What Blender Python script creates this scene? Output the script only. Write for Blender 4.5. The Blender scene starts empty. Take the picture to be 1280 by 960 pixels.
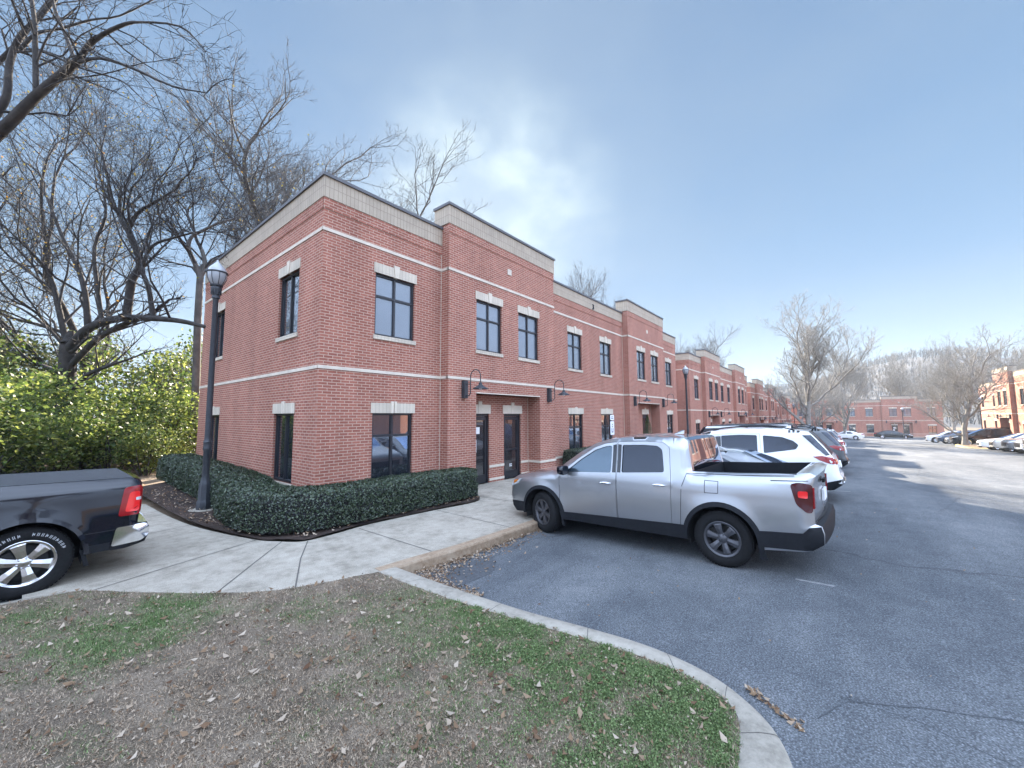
import bpy, bmesh, math, random
import numpy as np
from mathutils import Vector, Matrix, noise
from mathutils.geometry import delaunay_2d_cdt

random.seed(7)
SC = bpy.context.scene
COL = SC.collection
R = math.radians

# ------------------------------------------------------------------ camera
YAW, PITCH, ROLL = 0.6867533, 0.08197508, -0.00459731
CAM = Vector((-4.0576, -8.8776, 2.1801))
fw = Vector((math.cos(YAW) * math.cos(PITCH), math.sin(YAW) * math.cos(PITCH), math.sin(PITCH)))
rt = fw.cross(Vector((0, 0, 1))).normalized()
up = rt.cross(fw)
rt, up = rt * math.cos(ROLL) + up * math.sin(ROLL), -rt * math.sin(ROLL) + up * math.cos(ROLL)
cd = bpy.data.cameras.new('camera')
co = bpy.data.objects.new('camera', cd)
COL.objects.link(co)
co.matrix_world = Matrix(((rt.x, up.x, -fw.x, CAM.x), (rt.y, up.y, -fw.y, CAM.y), (rt.z, up.z, -fw.z, CAM.z), (0, 0, 0, 1)))
cd.sensor_width = 36
cd.lens = 497.365 * 36 / 1280
cd.clip_start = 0.05
cd.clip_end = 6000
SC.camera = co

# ------------------------------------------------------------------ sky, sun, exposure
SKY_GAIN = 0.76
SUN_AZ, SUN_EL = R(43.9), R(26.2)          # azimuth from +X towards +Y
SUN = Vector((math.cos(SUN_AZ) * math.cos(SUN_EL), math.sin(SUN_AZ) * math.cos(SUN_EL), math.sin(SUN_EL)))
W = bpy.data.worlds.new('World')
SC.world = W
W.use_nodes = True
nt = W.node_tree
nt.nodes.clear()
def N(tree, typ, **kw):
    n = tree.nodes.new(typ)
    for k, v in kw.items():
        if k in n.bl_rna.properties:
            setattr(n, k, v)
        else:
            n.inputs[k].default_value = v
    return n
def ramp(tree, stops, interp='LINEAR'):
    n = tree.nodes.new('ShaderNodeValToRGB')
    cr = n.color_ramp
    cr.interpolation = interp
    while len(cr.elements) < len(stops):
        cr.elements.new(0.5)
    for e, (p, c) in zip(cr.elements, stops):
        e.position = p
        e.color = (*c, 1) if len(c) == 3 else c
    return n
sky = N(nt, 'ShaderNodeTexSky', sky_type='NISHITA', sun_disc=False, sun_elevation=SUN_EL,
        sun_rotation=math.pi / 2 - SUN_AZ, altitude=200, air_density=1.0, dust_density=0.6, ozone_density=2.5)
tc = N(nt, 'ShaderNodeTexCoord')
def vdot(vec):
    d = N(nt, 'ShaderNodeVectorMath', operation='DOT_PRODUCT')
    nt.links.new(tc.outputs['Generated'], d.inputs[0])
    d.inputs[1].default_value = vec
    return d.outputs['Value']
def remap(src, a, b):
    n = N(nt, 'ShaderNodeMapRange')
    n.inputs['From Min'].default_value = a
    n.inputs['From Max'].default_value = b
    nt.links.new(src, n.inputs['Value'])
    return n.outputs['Result']
def mixc(fac, a, b, typ='MIX'):
    n = N(nt, 'ShaderNodeMix', data_type='RGBA', blend_type=typ)
    for sock, v_ in ((n.inputs['Factor'], fac), (n.inputs[6], a), (n.inputs[7], b)):
        if isinstance(v_, (int, float)): sock.default_value = v_
        elif isinstance(v_, tuple): sock.default_value = (*v_, 1)
        else: nt.links.new(v_, sock)
    return n.outputs[2]
# clear-sky colour by height, tempered by the physical sky
elev = remap(vdot((0, 0, 1)), 0.0, 1.0)
grad = ramp(nt, [(0.0, (0.37, 0.49, 0.59)), (0.10, (0.29, 0.435, 0.58)), (0.28, (0.18, 0.335, 0.545)), (0.75, (0.138, 0.248, 0.425))])
nt.links.new(elev, grad.inputs['Fac'])
col = mixc(0.02, grad.outputs['Color'], sky.outputs['Color'])
# thin streaky cloud veil
mp = N(nt, 'ShaderNodeMapping')
mp.inputs['Scale'].default_value = (1.0, 1.0, 2.4)
mp.inputs['Location'].default_value = (0.3, 1.1, 0.2)
nt.links.new(tc.outputs['Generated'], mp.inputs['Vector'])
nz = N(nt, 'ShaderNodeTexNoise', Scale=1.7, Detail=7.0, Roughness=0.48, Distortion=0.2)
nt.links.new(mp.outputs['Vector'], nz.inputs['Vector'])
cr = ramp(nt, [(0.36, (0.0,) * 3), (0.58, (0.20,) * 3), (0.80, (0.36,) * 3)])
nt.links.new(nz.outputs['Fac'], cr.inputs['Fac'])
col = mixc(cr.outputs['Color'], col, (0.36, 0.47, 0.60))
# glow of the veil round the hidden sun, broken up by small clouds
glow = ramp(nt, [(0.0, (0,) * 3), (0.88, (0.0,) * 3), (0.945, (0.10,) * 3), (0.970, (0.42,) * 3), (0.987, (0.95,) * 3)])
nt.links.new(remap(vdot(tuple(SUN)), 0.0, 1.0), glow.inputs['Fac'])
nz2 = N(nt, 'ShaderNodeTexNoise', Scale=9.0, Detail=7.0, Roughness=0.52, Distortion=0.1)
mp3 = N(nt, 'ShaderNodeMapping')
mp3.inputs['Scale'].default_value = (1.0, 1.0, 1.5)
nt.links.new(tc.outputs['Generated'], mp3.inputs['Vector'])
nt.links.new(mp3.outputs['Vector'], nz2.inputs['Vector'])
cr2 = ramp(nt, [(0.36, (0.38,) * 3), (0.50, (0.60,) * 3), (0.66, (0.95,) * 3)])
nt.links.new(nz2.outputs['Fac'], cr2.inputs['Fac'])
gl = N(nt, 'ShaderNodeMath', operation='MULTIPLY')
nt.links.new(glow.outputs['Color'], gl.inputs[0]); nt.links.new(cr2.outputs['Color'], gl.inputs[1])
col = mixc(gl.outputs[0], col, (0.72, 0.86, 0.92))
# added fill: sky brightened overhead and behind the camera to lift the shade
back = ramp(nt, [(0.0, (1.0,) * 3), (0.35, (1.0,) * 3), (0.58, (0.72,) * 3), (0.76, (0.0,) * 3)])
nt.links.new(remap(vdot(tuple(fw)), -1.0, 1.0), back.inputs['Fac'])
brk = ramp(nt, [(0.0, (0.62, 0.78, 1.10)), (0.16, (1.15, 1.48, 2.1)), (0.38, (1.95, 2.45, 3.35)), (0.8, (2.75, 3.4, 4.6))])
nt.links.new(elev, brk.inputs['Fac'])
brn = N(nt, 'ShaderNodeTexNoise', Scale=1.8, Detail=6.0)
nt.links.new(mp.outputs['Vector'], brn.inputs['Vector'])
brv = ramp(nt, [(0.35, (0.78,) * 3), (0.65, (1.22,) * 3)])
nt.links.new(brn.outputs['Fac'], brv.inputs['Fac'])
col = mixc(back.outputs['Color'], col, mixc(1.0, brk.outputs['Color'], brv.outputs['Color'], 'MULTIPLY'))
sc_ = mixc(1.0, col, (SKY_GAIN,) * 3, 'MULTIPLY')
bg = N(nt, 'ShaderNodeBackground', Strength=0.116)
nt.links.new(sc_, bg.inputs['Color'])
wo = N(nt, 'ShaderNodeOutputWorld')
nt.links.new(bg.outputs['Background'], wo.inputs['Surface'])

sl = bpy.data.lights.new('sun', 'SUN')
sl.energy = 2.0
sl.angle = R(0.6)
sl.color = (1.0, 0.88, 0.72)
so = bpy.data.objects.new('sun', sl)
COL.objects.link(so)
so.rotation_euler = (-SUN).to_track_quat('-Z', 'Y').to_euler()
so.location = SUN * 60

SC.view_settings.view_transform = 'Standard'
SC.view_settings.look = 'None'
SC.view_settings.gamma = 1
SC.view_settings.use_curve_mapping = False
SC.view_settings.exposure = 3.72
SC.cycles.max_bounces = 5
SC.cycles.diffuse_bounces = 3
SC.cycles.glossy_bounces = 3
SC.cycles.transparent_max_bounces = 8
SC.cycles.caustics_reflective = False
SC.cycles.caustics_refractive = False

# ------------------------------------------------------------------ materials
MAT = {}
def new_mat(name):
    m = bpy.data.materials.new(name)
    m.use_nodes = True
    t = m.node_tree
    t.nodes.clear()
    out = t.nodes.new('ShaderNodeOutputMaterial')
    p = t.nodes.new('ShaderNodeBsdfPrincipled')
    t.links.new(p.outputs[0], out.inputs[0])
    MAT[name] = m
    return m, t, p
def hexless(c):
    return (*c, 1)
def mat(name, c, rough=0.6, metal=0.0, var=0.0, scale=6.0, coat=0.0, spec=0.5, bump=0.0, bscale=60.0, c2=None, coord='Object'):
    m, t, p = new_mat(name)
    p.inputs['Roughness'].default_value = rough
    p.inputs['Metallic'].default_value = metal
    p.inputs['Coat Weight'].default_value = coat
    p.inputs['Coat Roughness'].default_value = 0.04
    p.inputs['Specular IOR Level'].default_value = spec
    p.inputs['Base Color'].default_value = hexless(c)
    tcn = t.nodes.new('ShaderNodeTexCoord')
    if var or c2:
        n = N(t, 'ShaderNodeTexNoise', Scale=scale, Detail=6.0, Roughness=0.6)
        t.links.new(tcn.outputs[coord], n.inputs['Vector'])
        lo = c2 if c2 else tuple(max(0, x * (1 - var)) for x in c)
        hi = c if c2 else tuple(min(1, x * (1 + var)) for x in c)
        rp = ramp(t, [(0.3, lo), (0.7, hi)])
        t.links.new(n.outputs['Fac'], rp.inputs['Fac'])
        t.links.new(rp.outputs['Color'], p.inputs['Base Color'])
    if bump:
        n2 = N(t, 'ShaderNodeTexNoise', Scale=bscale, Detail=4.0)
        t.links.new(tcn.outputs[coord], n2.inputs['Vector'])
        b = N(t, 'ShaderNodeBump', Strength=bump, Distance=0.02)
        t.links.new(n2.outputs['Fac'], b.inputs['Height'])
        t.links.new(b.outputs['Normal'], p.inputs['Normal'])
    return m

def brick_mat():
    m, t, p = new_mat('brick')
    uv = t.nodes.new('ShaderNodeUVMap')
    b = N(t, 'ShaderNodeTexBrick', Scale=1.0, offset=0.5)
    b.inputs['Brick Width'].default_value = 0.2095
    b.inputs['Row Height'].default_value = 0.0677
    b.inputs['Mortar Size'].default_value = 0.0088
    b.inputs['Mortar Smooth'].default_value = 0.15
    b.inputs['Bias'].default_value = -0.1
    b.inputs['Color1'].default_value = (0.365, 0.140, 0.100, 1)
    b.inputs['Color2'].default_value = (0.265, 0.094, 0.068, 1)
    b.inputs['Mortar'].default_value = (0.50, 0.35, 0.275, 1)
    t.links.new(uv.outputs[0], b.inputs['Vector'])
    n = N(t, 'ShaderNodeTexNoise', Scale=0.55, Detail=6.0, Roughness=0.62)
    t.links.new(uv.outputs[0], n.inputs['Vector'])
    rp = ramp(t, [(0.28, (0.80, 0.79, 0.79)), (0.72, (1.14, 1.13, 1.13))])
    mp2 = N(t, 'ShaderNodeMapping'); mp2.inputs['Scale'].default_value = (2.6, 0.45, 1); t.links.new(uv.outputs[0], mp2.inputs['Vector']); t.links.new(mp2.outputs[0], n.inputs['Vector'])
    t.links.new(n.outputs['Fac'], rp.inputs['Fac'])
    n2 = N(t, 'ShaderNodeTexNoise', Scale=45.0, Detail=3.0)
    t.links.new(uv.outputs[0], n2.inputs['Vector'])
    rp2 = ramp(t, [(0.3, (0.86,) * 3), (0.7, (1.12,) * 3)])
    t.links.new(n2.outputs['Fac'], rp2.inputs['Fac'])
    m1 = N(t, 'ShaderNodeMix', data_type='RGBA', blend_type='MULTIPLY')
    m1.inputs['Factor'].default_value = 1
    t.links.new(b.outputs['Color'], m1.inputs[6]); t.links.new(rp.outputs['Color'], m1.inputs[7])
    m2 = N(t, 'ShaderNodeMix', data_type='RGBA', blend_type='MULTIPLY')
    m2.inputs['Factor'].default_value = 1
    t.links.new(m1.outputs[2], m2.inputs[6]); t.links.new(rp2.outputs['Color'], m2.inputs[7])
    t.links.new(m2.outputs[2], p.inputs['Base Color'])
    bp = N(t, 'ShaderNodeBump', Strength=0.5, Distance=0.008, invert=True)
    t.links.new(b.outputs['Fac'], bp.inputs['Height'])
    t.links.new(bp.outputs['Normal'], p.inputs['Normal'])
    p.inputs['Roughness'].default_value = 0.85
    p.inputs['Specular IOR Level'].default_value = 0.25
brick_mat()
def block_mat(name, w, h, c1, c2, mortar, msize, off):
    m, t, p = new_mat(name)
    uv = t.nodes.new('ShaderNodeUVMap')
    b = N(t, 'ShaderNodeTexBrick', Scale=1.0, offset=off)
    b.inputs['Brick Width'].default_value = w
    b.inputs['Row Height'].default_value = h
    b.inputs['Mortar Size'].default_value = msize
    b.inputs['Color1'].default_value = hexless(c1)
    b.inputs['Color2'].default_value = hexless(c2)
    b.inputs['Mortar'].default_value = hexless(mortar)
    t.links.new(uv.outputs[0], b.inputs['Vector'])
    n = N(t, 'ShaderNodeTexNoise', Scale=1.3, Detail=7.0, Roughness=0.65)
    t.links.new(uv.outputs[0], n.inputs['Vector'])
    rp = ramp(t, [(0.3, (0.82,) * 3), (0.7, (1.08,) * 3)])
    t.links.new(n.outputs['Fac'], rp.inputs['Fac'])
    m1 = N(t, 'ShaderNodeMix', data_type='RGBA', blend_type='MULTIPLY')
    m1.inputs['Factor'].default_value = 1
    t.links.new(b.outputs['Color'], m1.inputs[6]); t.links.new(rp.outputs['Color'], m1.inputs[7])
    t.links.new(m1.outputs[2], p.inputs['Base Color'])
    p.inputs['Roughness'].default_value = 0.8
block_mat('parapet_stone', 0.1016, 0.30, (0.46, 0.385, 0.30), (0.42, 0.35, 0.272), (0.25, 0.205, 0.16), 0.006, 0.0)
block_mat('lintel_stone', 0.1016, 0.7, (0.62, 0.55, 0.45), (0.55, 0.485, 0.395), (0.36, 0.30, 0.245), 0.004, 0.0)
mat('pale_stone', (0.62, 0.545, 0.455), 0.8, var=0.12, scale=4)
mat('keystone', (0.63, 0.56, 0.465), 0.8, var=0.08, scale=4)
mat('coping_metal', (0.085, 0.085, 0.095), 0.45, var=0.1)
mat('roof_membrane', (0.35, 0.34, 0.33), 0.9, var=0.1)
mat('bronze_frame', (0.016, 0.017, 0.022), 0.4, spec=0.5)
mat('lamp_metal', (0.036, 0.040, 0.048), 0.5, metal=0.2, var=0.2, scale=15)
mat('white_paper', (0.8, 0.8, 0.82), 0.7)
mat('sign_dark', (0.10, 0.11, 0.16), 0.6)
mat('number_metal', (0.035, 0.035, 0.04), 0.5)
def glass_window(name, dark, refl, rough=0.02, tint=(0.9, 0.95, 1.0)):
    m, t, p = new_mat(name)
    p.inputs['Base Color'].default_value = hexless(dark)
    p.inputs['Roughness'].default_value = 0.25
    g = N(t, 'ShaderNodeBsdfGlossy', Roughness=rough)
    g.inputs['Color'].default_value = hexless(tint)
    tcn = t.nodes.new('ShaderNodeTexCoord')
    n = N(t, 'ShaderNodeTexNoise', Scale=1.1, Detail=1.0)
    t.links.new(tcn.outputs['Object'], n.inputs['Vector'])
    bp = N(t, 'ShaderNodeBump', Strength=0.03, Distance=0.05)
    t.links.new(n.outputs['Fac'], bp.inputs['Height'])
    t.links.new(bp.outputs['Normal'], g.inputs['Normal'])
    lw = N(t, 'ShaderNodeFresnel', IOR=1.5)
    ad = N(t, 'ShaderNodeMath', operation='ADD', use_clamp=True)
    ad.inputs[1].default_value = refl
    t.links.new(lw.outputs[0], ad.inputs[0])
    mx = t.nodes.new('ShaderNodeMixShader')
    t.links.new(ad.outputs[0], mx.inputs[0]); t.links.new(p.outputs[0], mx.inputs[1]); t.links.new(g.outputs[0], mx.inputs[2])
    out = [x for x in t.nodes if x.type == 'OUTPUT_MATERIAL'][0]
    t.links.new(mx.outputs[0], out.inputs[0])
    return m
glass_window('office_glass', (0.010, 0.013, 0.02), 0.17)
glass_window('upper_glass', (0.105, 0.125, 0.155), 0.08)
glass_window('door_glass', (0.022, 0.02, 0.022), 0.03)
glass_window('car_glass', (0.004, 0.006, 0.011), -0.015, 0.01, (0.42, 0.56, 0.85))
glass_window('rear_glass', (0.004, 0.005, 0.008), -0.13, 0.03, (0.40, 0.46, 0.55))
glass_window('light_car_glass', (0.02, 0.03, 0.04), 0.06, 0.01, (0.58, 0.80, 1.0))
mat('blind', (0.62, 0.63, 0.62), 0.8)

def paint(name, c, metal=0.0, rough=0.3, coat=1.0):
    return mat(name, c, rough, metal, coat=coat, spec=0.5)
paint('silver_paint', (0.36, 0.367, 0.385), 0.85, 0.33)
paint('black_paint', (0.0015, 0.003, 0.009), 0.0, 0.05, 0.35)
paint('white_paint', (0.78, 0.79, 0.80), 0.0, 0.3)
paint('charcoal_paint', (0.05, 0.055, 0.062), 0.4, 0.3)
paint('grey_paint', (0.19, 0.20, 0.215), 0.5, 0.32)
paint('navy_paint', (0.025, 0.045, 0.09), 0.3, 0.3)
paint('beige_paint', (0.58, 0.54, 0.47), 0.3, 0.35)
paint('red_paint', (0.22, 0.012, 0.012), 0.2, 0.3)
mat('black_plastic', (0.010, 0.011, 0.014), 0.65, var=0.2, scale=20, spec=0.22)
mat('under_dark', (0.008, 0.008, 0.009), 0.9)
mat('grille_dark', (0.012, 0.012, 0.014), 0.4)
mat('tyre_rubber', (0.0105, 0.0105, 0.0115), 0.9, var=0.25, scale=30, spec=0.25)
mat('alloy_dark', (0.10, 0.10, 0.11), 0.38, metal=0.7)
mat('alloy_bright', (0.72, 0.73, 0.76), 0.16, metal=1.0)
mat('chrome', (0.8, 0.81, 0.83), 0.12, metal=1.0)
mat('disc_steel', (0.03, 0.03, 0.03), 0.6, metal=0.3)
mat('tail_red', (0.24, 0.003, 0.007), 0.12, coat=.4)
mat('tail_dark', (0.045, 0.003, 0.006), 0.12, coat=.25, spec=.3)
mat('tail_bright', (0.75, 0.02, 0.02), 0.15, coat=1.0)
mat('lens_clear', (0.62, 0.64, 0.66), 0.08, metal=0.3, coat=1.0)
mat('lens_amber', (0.5, 0.16, 0.03), 0.12, coat=1.0)
mat('tonneau_vinyl', (0.045, 0.048, 0.055), 0.62, bump=0.15, bscale=300)
mat('seam', (0.012, 0.012, 0.014), 0.7)
mat('tyre_letter', (0.42, 0.43, 0.45), 0.8)

# ------------------------------------------------------------------ mesh helpers
class MB:
    """collects faces (with metre UVs) and links them as one mesh object"""
    def __init__(s):
        s.v = []; s.f = []; s.uv = []
    def quad(s, pts, uv=None):
        i = len(s.v)
        s.v += [tuple(p) for p in pts]
        s.f.append(tuple(range(i, i + len(pts))))
        s.uv.append(uv)
    def box(s, x0, x1, y0, y1, z0, z1):
        a = [(x0, y0, z0), (x1, y0, z0), (x1, y1, z0), (x0, y1, z0), (x0, y0, z1), (x1, y0, z1), (x1, y1, z1), (x0, y1, z1)]
        for q in ((3, 2, 1, 0), (4, 5, 6, 7), (0, 1, 5, 4), (1, 2, 6, 5), (2, 3, 7, 6), (3, 0, 4, 7)):
            s.quad([a[k] for k in q])
    def obox(s, c, ax, ay, az):
        """oriented box: centre and three half vectors"""
        c, ax, ay, az = map(Vector, (c, ax, ay, az))
        a = [c + sx * ax + sy * ay + sz * az for sz in (-1, 1) for sx, sy in ((-1, -1), (1, -1), (1, 1), (-1, 1))]
        for q in ((3, 2, 1, 0), (4, 5, 6, 7), (0, 1, 5, 4), (1, 2, 6, 5), (2, 3, 7, 6), (3, 0, 4, 7)):
            s.quad([a[k] for k in q])
    def lathe(s, prof, n=20, c=(0, 0, 0), axis='z'):
        i0 = len(s.v)
        for r, h in prof:
            for k in range(n):
                a = 2 * math.pi * k / n
                if axis == 'z':
                    s.v.append((c[0] + r * math.cos(a), c[1] + r * math.sin(a), c[2] + h))
                else:
                    s.v.append((c[0] + r * math.cos(a), c[1] + h, c[2] + r * math.sin(a)))
        for j in range(len(prof) - 1):
            for k in range(n):
                a, b = i0 + j * n + k, i0 + j * n + (k + 1) % n
                q = (a, b, b + n, a + n)
                s.f.append(q if axis == 'z' else q[::-1]); s.uv.append(None)
    def tube(s, pts, rad, n=8, cap=True):
        pts = [Vector(p) for p in pts]
        if not hasattr(rad, '__len__'):
            rad = [rad] * len(pts)
        i0 = len(s.v)
        ref = None
        for j, p in enumerate(pts):
            d = (pts[min(j + 1, len(pts) - 1)] - pts[max(j - 1, 0)]).normalized()
            if ref is None:
                ref = Vector((0, 0, 1)) if abs(d.z) < 0.9 else Vector((1, 0, 0))
            u = d.cross(ref)
            if u.length < 1e-4:
                u = d.orthogonal()
            u.normalize()
            w = u.cross(d)
            ref = w
            for k in range(n):
                a = 2 * math.pi * k / n
                q = p + (u * math.cos(a) + w * math.sin(a)) * rad[j]
                s.v.append((q.x, q.y, q.z))
        for j in range(len(pts) - 1):
            for k in range(n):
                a, b = i0 + j * n + k, i0 + j * n + (k + 1) % n
                s.f.append((a, b, b + n, a + n)); s.uv.append(None)
        if cap:
            s.f.append(tuple(i0 + k for k in range(n))[::-1]); s.uv.append(None)
            e = i0 + (len(pts) - 1) * n
            s.f.append(tuple(e + k for k in range(n))); s.uv.append(None)
    def build(s, name, material, parent=None, smooth=False, loc=None, weld=0.0, angle=40):
        me = bpy.data.meshes.new(name)
        me.from_pydata(s.v, [], s.f)
        me.update()
        uvl = me.uv_layers.new(name='UVMap')
        co = np.array(s.v)
        dat = np.zeros((len(me.loops), 2))
        k = 0
        for p, u in zip(me.polygons, s.uv):
            n = p.normal
            c = co[list(p.vertices)]
            if u is not None:
                q = np.array(u)
            elif abs(n.z) > 0.75:
                q = c[:, :2]
            elif abs(n.x) > abs(n.y):
                q = c[:, (1, 2)]
            else:
                q = c[:, (0, 2)]
            dat[k:k + len(c)] = q
            k += len(c)
        uvl.data.foreach_set('uv', dat.ravel())
        if weld:
            bm = bmesh.new(); bm.from_mesh(me)
            bmesh.ops.remove_doubles(bm, verts=bm.verts, dist=weld)
            bm.to_mesh(me); bm.free()
        me.materials.append(MAT[material] if isinstance(material, str) else material)
        if smooth:
            me.polygons.foreach_set('use_smooth', [True] * len(me.polygons))
            me.set_sharp_from_angle(angle=R(angle))
        return link(name, me, parent, loc)

def link(name, me, parent=None, loc=None):
    o = bpy.data.objects.new(name, me)
    COL.objects.link(o)
    if parent is not None:
        o.parent = parent
    if loc is not None:
        o.location = loc
    return o
def tag(o, label=None, cat=None, group=None, kind=None):
    for k, v in (('label', label), ('category', cat), ('group', group), ('kind', kind)):
        if v:
            o[k] = v
    return o
def thing(name, label, cat, loc=(0, 0, 0), rz=0.0, group=None):
    o = bpy.data.objects.new(name, None)
    COL.objects.link(o)
    o.location = loc
    o.rotation_euler = (0, 0, rz)
    o.empty_display_size = 0.2
    return tag(o, label, cat, group)
def kids(o):
    return [c for c in ALL_CHILDREN(o)]
def ALL_CHILDREN(o):
    return list(o.children)
def copy_tree(o, parent=None):
    c = o.copy()
    COL.objects.link(c)
    if parent is not None:
        c.parent = parent
    for ch in list(o.children):
        copy_tree(ch, c)
    return c
def place(o, loc, rz, label, group=None, scale=None):
    o.location = loc
    o.rotation_euler = (0, 0, rz)
    o['label'] = label
    if group:
        o['group'] = group
    if scale:
        o.scale = (scale,) * 3 if not hasattr(scale, '__len__') else scale
    return o
def repaint(o, old, new):
    for ch in [o] + list(o.children_recursive):
        for sl_ in ch.material_slots:
            if sl_.material == MAT[old]:
                sl_.link = 'OBJECT'
                sl_.material = MAT[new]

def lz(x):
    """height of the parking lot along the row of buildings (it falls away from the camera)"""
    if x < 8: return -0.14
    if x < 20: return -0.14 - 0.0245 * (x - 8) ** 2 / 24
    if x < 90: return -0.287 - 0.0290 * (x - 20)
    return -0.287 - 0.0290 * 70 - 0.010 * (min(x, 160) - 90)

def lot(x, y):
    """the lot also tips towards the kerb in front of the buildings"""
    c = -0.035 + 0.037 * max(0.0, min(5.6, -3.9 - y))
    return lz(x) + c * (1 if x < 70 else max(0, 1 - (x - 70) / 40))

def inside(p, poly):
    x, y = p
    c = False
    j = len(poly) - 1
    for i in range(len(poly)):
        xi, yi = poly[i]; xj, yj = poly[j]
        if (yi > y) != (yj > y) and x < (xj - xi) * (y - yi) / (yj - yi) + xi:
            c = not c
        j = i
    return c
def densify(poly, step, closed=True):
    out = []
    n = len(poly)
    for i in range(n if closed else n - 1):
        a, b = Vector(poly[i]), Vector(poly[(i + 1) % n])
        k = max(1, int((b - a).length / step))
        out += [tuple(a.lerp(b, t / k)) for t in range(k)]
    if not closed:
        out.append(tuple(poly[-1]))
    return out
def smooth_path(pts, sub=6, closed=False):
    """Catmull-Rom"""
    P_ = [Vector(p) for p in pts]
    n = len(P_)
    out = []
    for i in range(n if closed else n - 1):
        p1, p2 = P_[i], P_[(i + 1) % n]
        p0 = P_[(i - 1) % n] if closed or i > 0 else p1 * 2 - p2
        p3 = P_[(i + 2) % n] if closed or i + 2 < n else p2 * 2 - p1
        for t in range(sub):
            u = t / sub
            out.append(tuple(0.5 * ((2 * p1) + (p2 - p0) * u + (2 * p0 - 5 * p1 + 4 * p2 - p3) * u * u + (3 * p1 - p0 - 3 * p2 + p3) * u ** 3)))
    if not closed:
        out.append(tuple(P_[-1]))
    return out
def cdt(outer, holes=(), grid=0.0, extra=()):
    """triangulate a 2D polygon with holes, with inner grid points; returns verts, tris"""
    V_ = [Vector(p) for p in outer]
    E_ = [(i, (i + 1) % len(outer)) for i in range(len(outer))]
    for h in holes:
        o = len(V_)
        V_ += [Vector(p) for p in h]
        E_ += [(o + i, o + (i + 1) % len(h)) for i in range(len(h))]
    if grid:
        bd = np.array([tuple(v) for v in V_])
        xs = [p[0] for p in outer]; ys = [p[1] for p in outer]
        for gx in np.arange(min(xs) + grid / 2, max(xs), grid):
            for gy in np.arange(min(ys) + grid / 2, max(ys), grid):
                if inside((gx, gy), outer) and not any(inside((gx, gy), h) for h in holes):
                    if ((bd - (gx, gy)) ** 2).sum(1).min() > (grid * 0.4) ** 2:
                        V_.append(Vector((gx, gy)))
    for p in extra:
        V_.append(Vector(p))
    r = delaunay_2d_cdt(V_, E_, [], 0, 1e-5)
    vs, fs = r[0], r[2]
    keep = []
    for f in fs:
        c = (sum(vs[k].x for k in f) / len(f), sum(vs[k].y for k in f) / len(f))
        if inside(c, outer) and not any(inside(c, h) for h in holes):
            keep.append(tuple(f))
    return [tuple(v) for v in vs], keep
def sheet(name, poly, zf, material, grid=0.0, parent=None, kind='structure', holes=(), smooth=True):
    vs, fs = cdt(poly, holes, grid)
    m = MB()
    m.v = [(x, y, zf(x, y)) for x, y in vs]
    ar = lambda f: sum(m.v[f[i]][0] * m.v[f[(i + 1) % 3]][1] - m.v[f[(i + 1) % 3]][0] * m.v[f[i]][1] for i in range(3))
    m.f = [f if ar(f) > 0 else f[::-1] for f in fs]
    m.uv = [None] * len(m.f)
    o = m.build(name, material, parent, smooth)
    if kind:
        o['kind'] = kind
    return o
def arrays_mesh(name, verts, faces_n, material, parent=None, smooth=False):
    """verts (N,k,3): N separate faces of k corners"""
    n, k, _ = verts.shape
    me = bpy.data.meshes.new(name)
    me.vertices.add(n * k)
    me.vertices.foreach_set('co', verts.reshape(-1).astype(np.float32))
    me.loops.add(n * k)
    me.loops.foreach_set('vertex_index', np.arange(n * k, dtype=np.int32))
    me.polygons.add(n)
    me.polygons.foreach_set('loop_start', np.arange(0, n * k, k, dtype=np.int32))
    me.polygons.foreach_set('loop_total', np.full(n, k, dtype=np.int32))
    me.update(calc_edges=True)
    me.materials.append(MAT[material])
    return link(name, me, parent)

# ------------------------------------------------------------------ buildings
T_, S_, B2_, B1_, PT_, PS_ = 7.738, 7.249, 6.498, 3.314, 8.407, 7.862
DP = 0.331          # how far the taller bays stand proud
ZB = -1.3           # walls run down into the ground
class Frame:
    """(u along the wall, o outwards, v up) -> 3D"""
    def __init__(s, O, D):
        s.O = Vector((O[0], O[1], 0)); s.D = Vector((D[0], D[1], 0)); s.N = Vector((D[1], -D[0], 0))
    def p(s, u, o, v):
        q = s.O + s.D * u + s.N * o
        return (q.x, q.y, v)
    def box(s, m, u0, u1, o0, o1, v0, v1):
        a = [s.p(u0, o0, v0), s.p(u1, o0, v0), s.p(u1, o1, v0), s.p(u0, o1, v0), s.p(u0, o0, v1), s.p(u1, o0, v1), s.p(u1, o1, v1), s.p(u0, o1, v1)]
        for q in ((3, 2, 1, 0), (4, 5, 6, 7), (0, 1, 5, 4), (1, 2, 6, 5), (2, 3, 7, 6), (3, 0, 4, 7)):
            m.quad([a[k] for k in q[::-1]])
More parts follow.
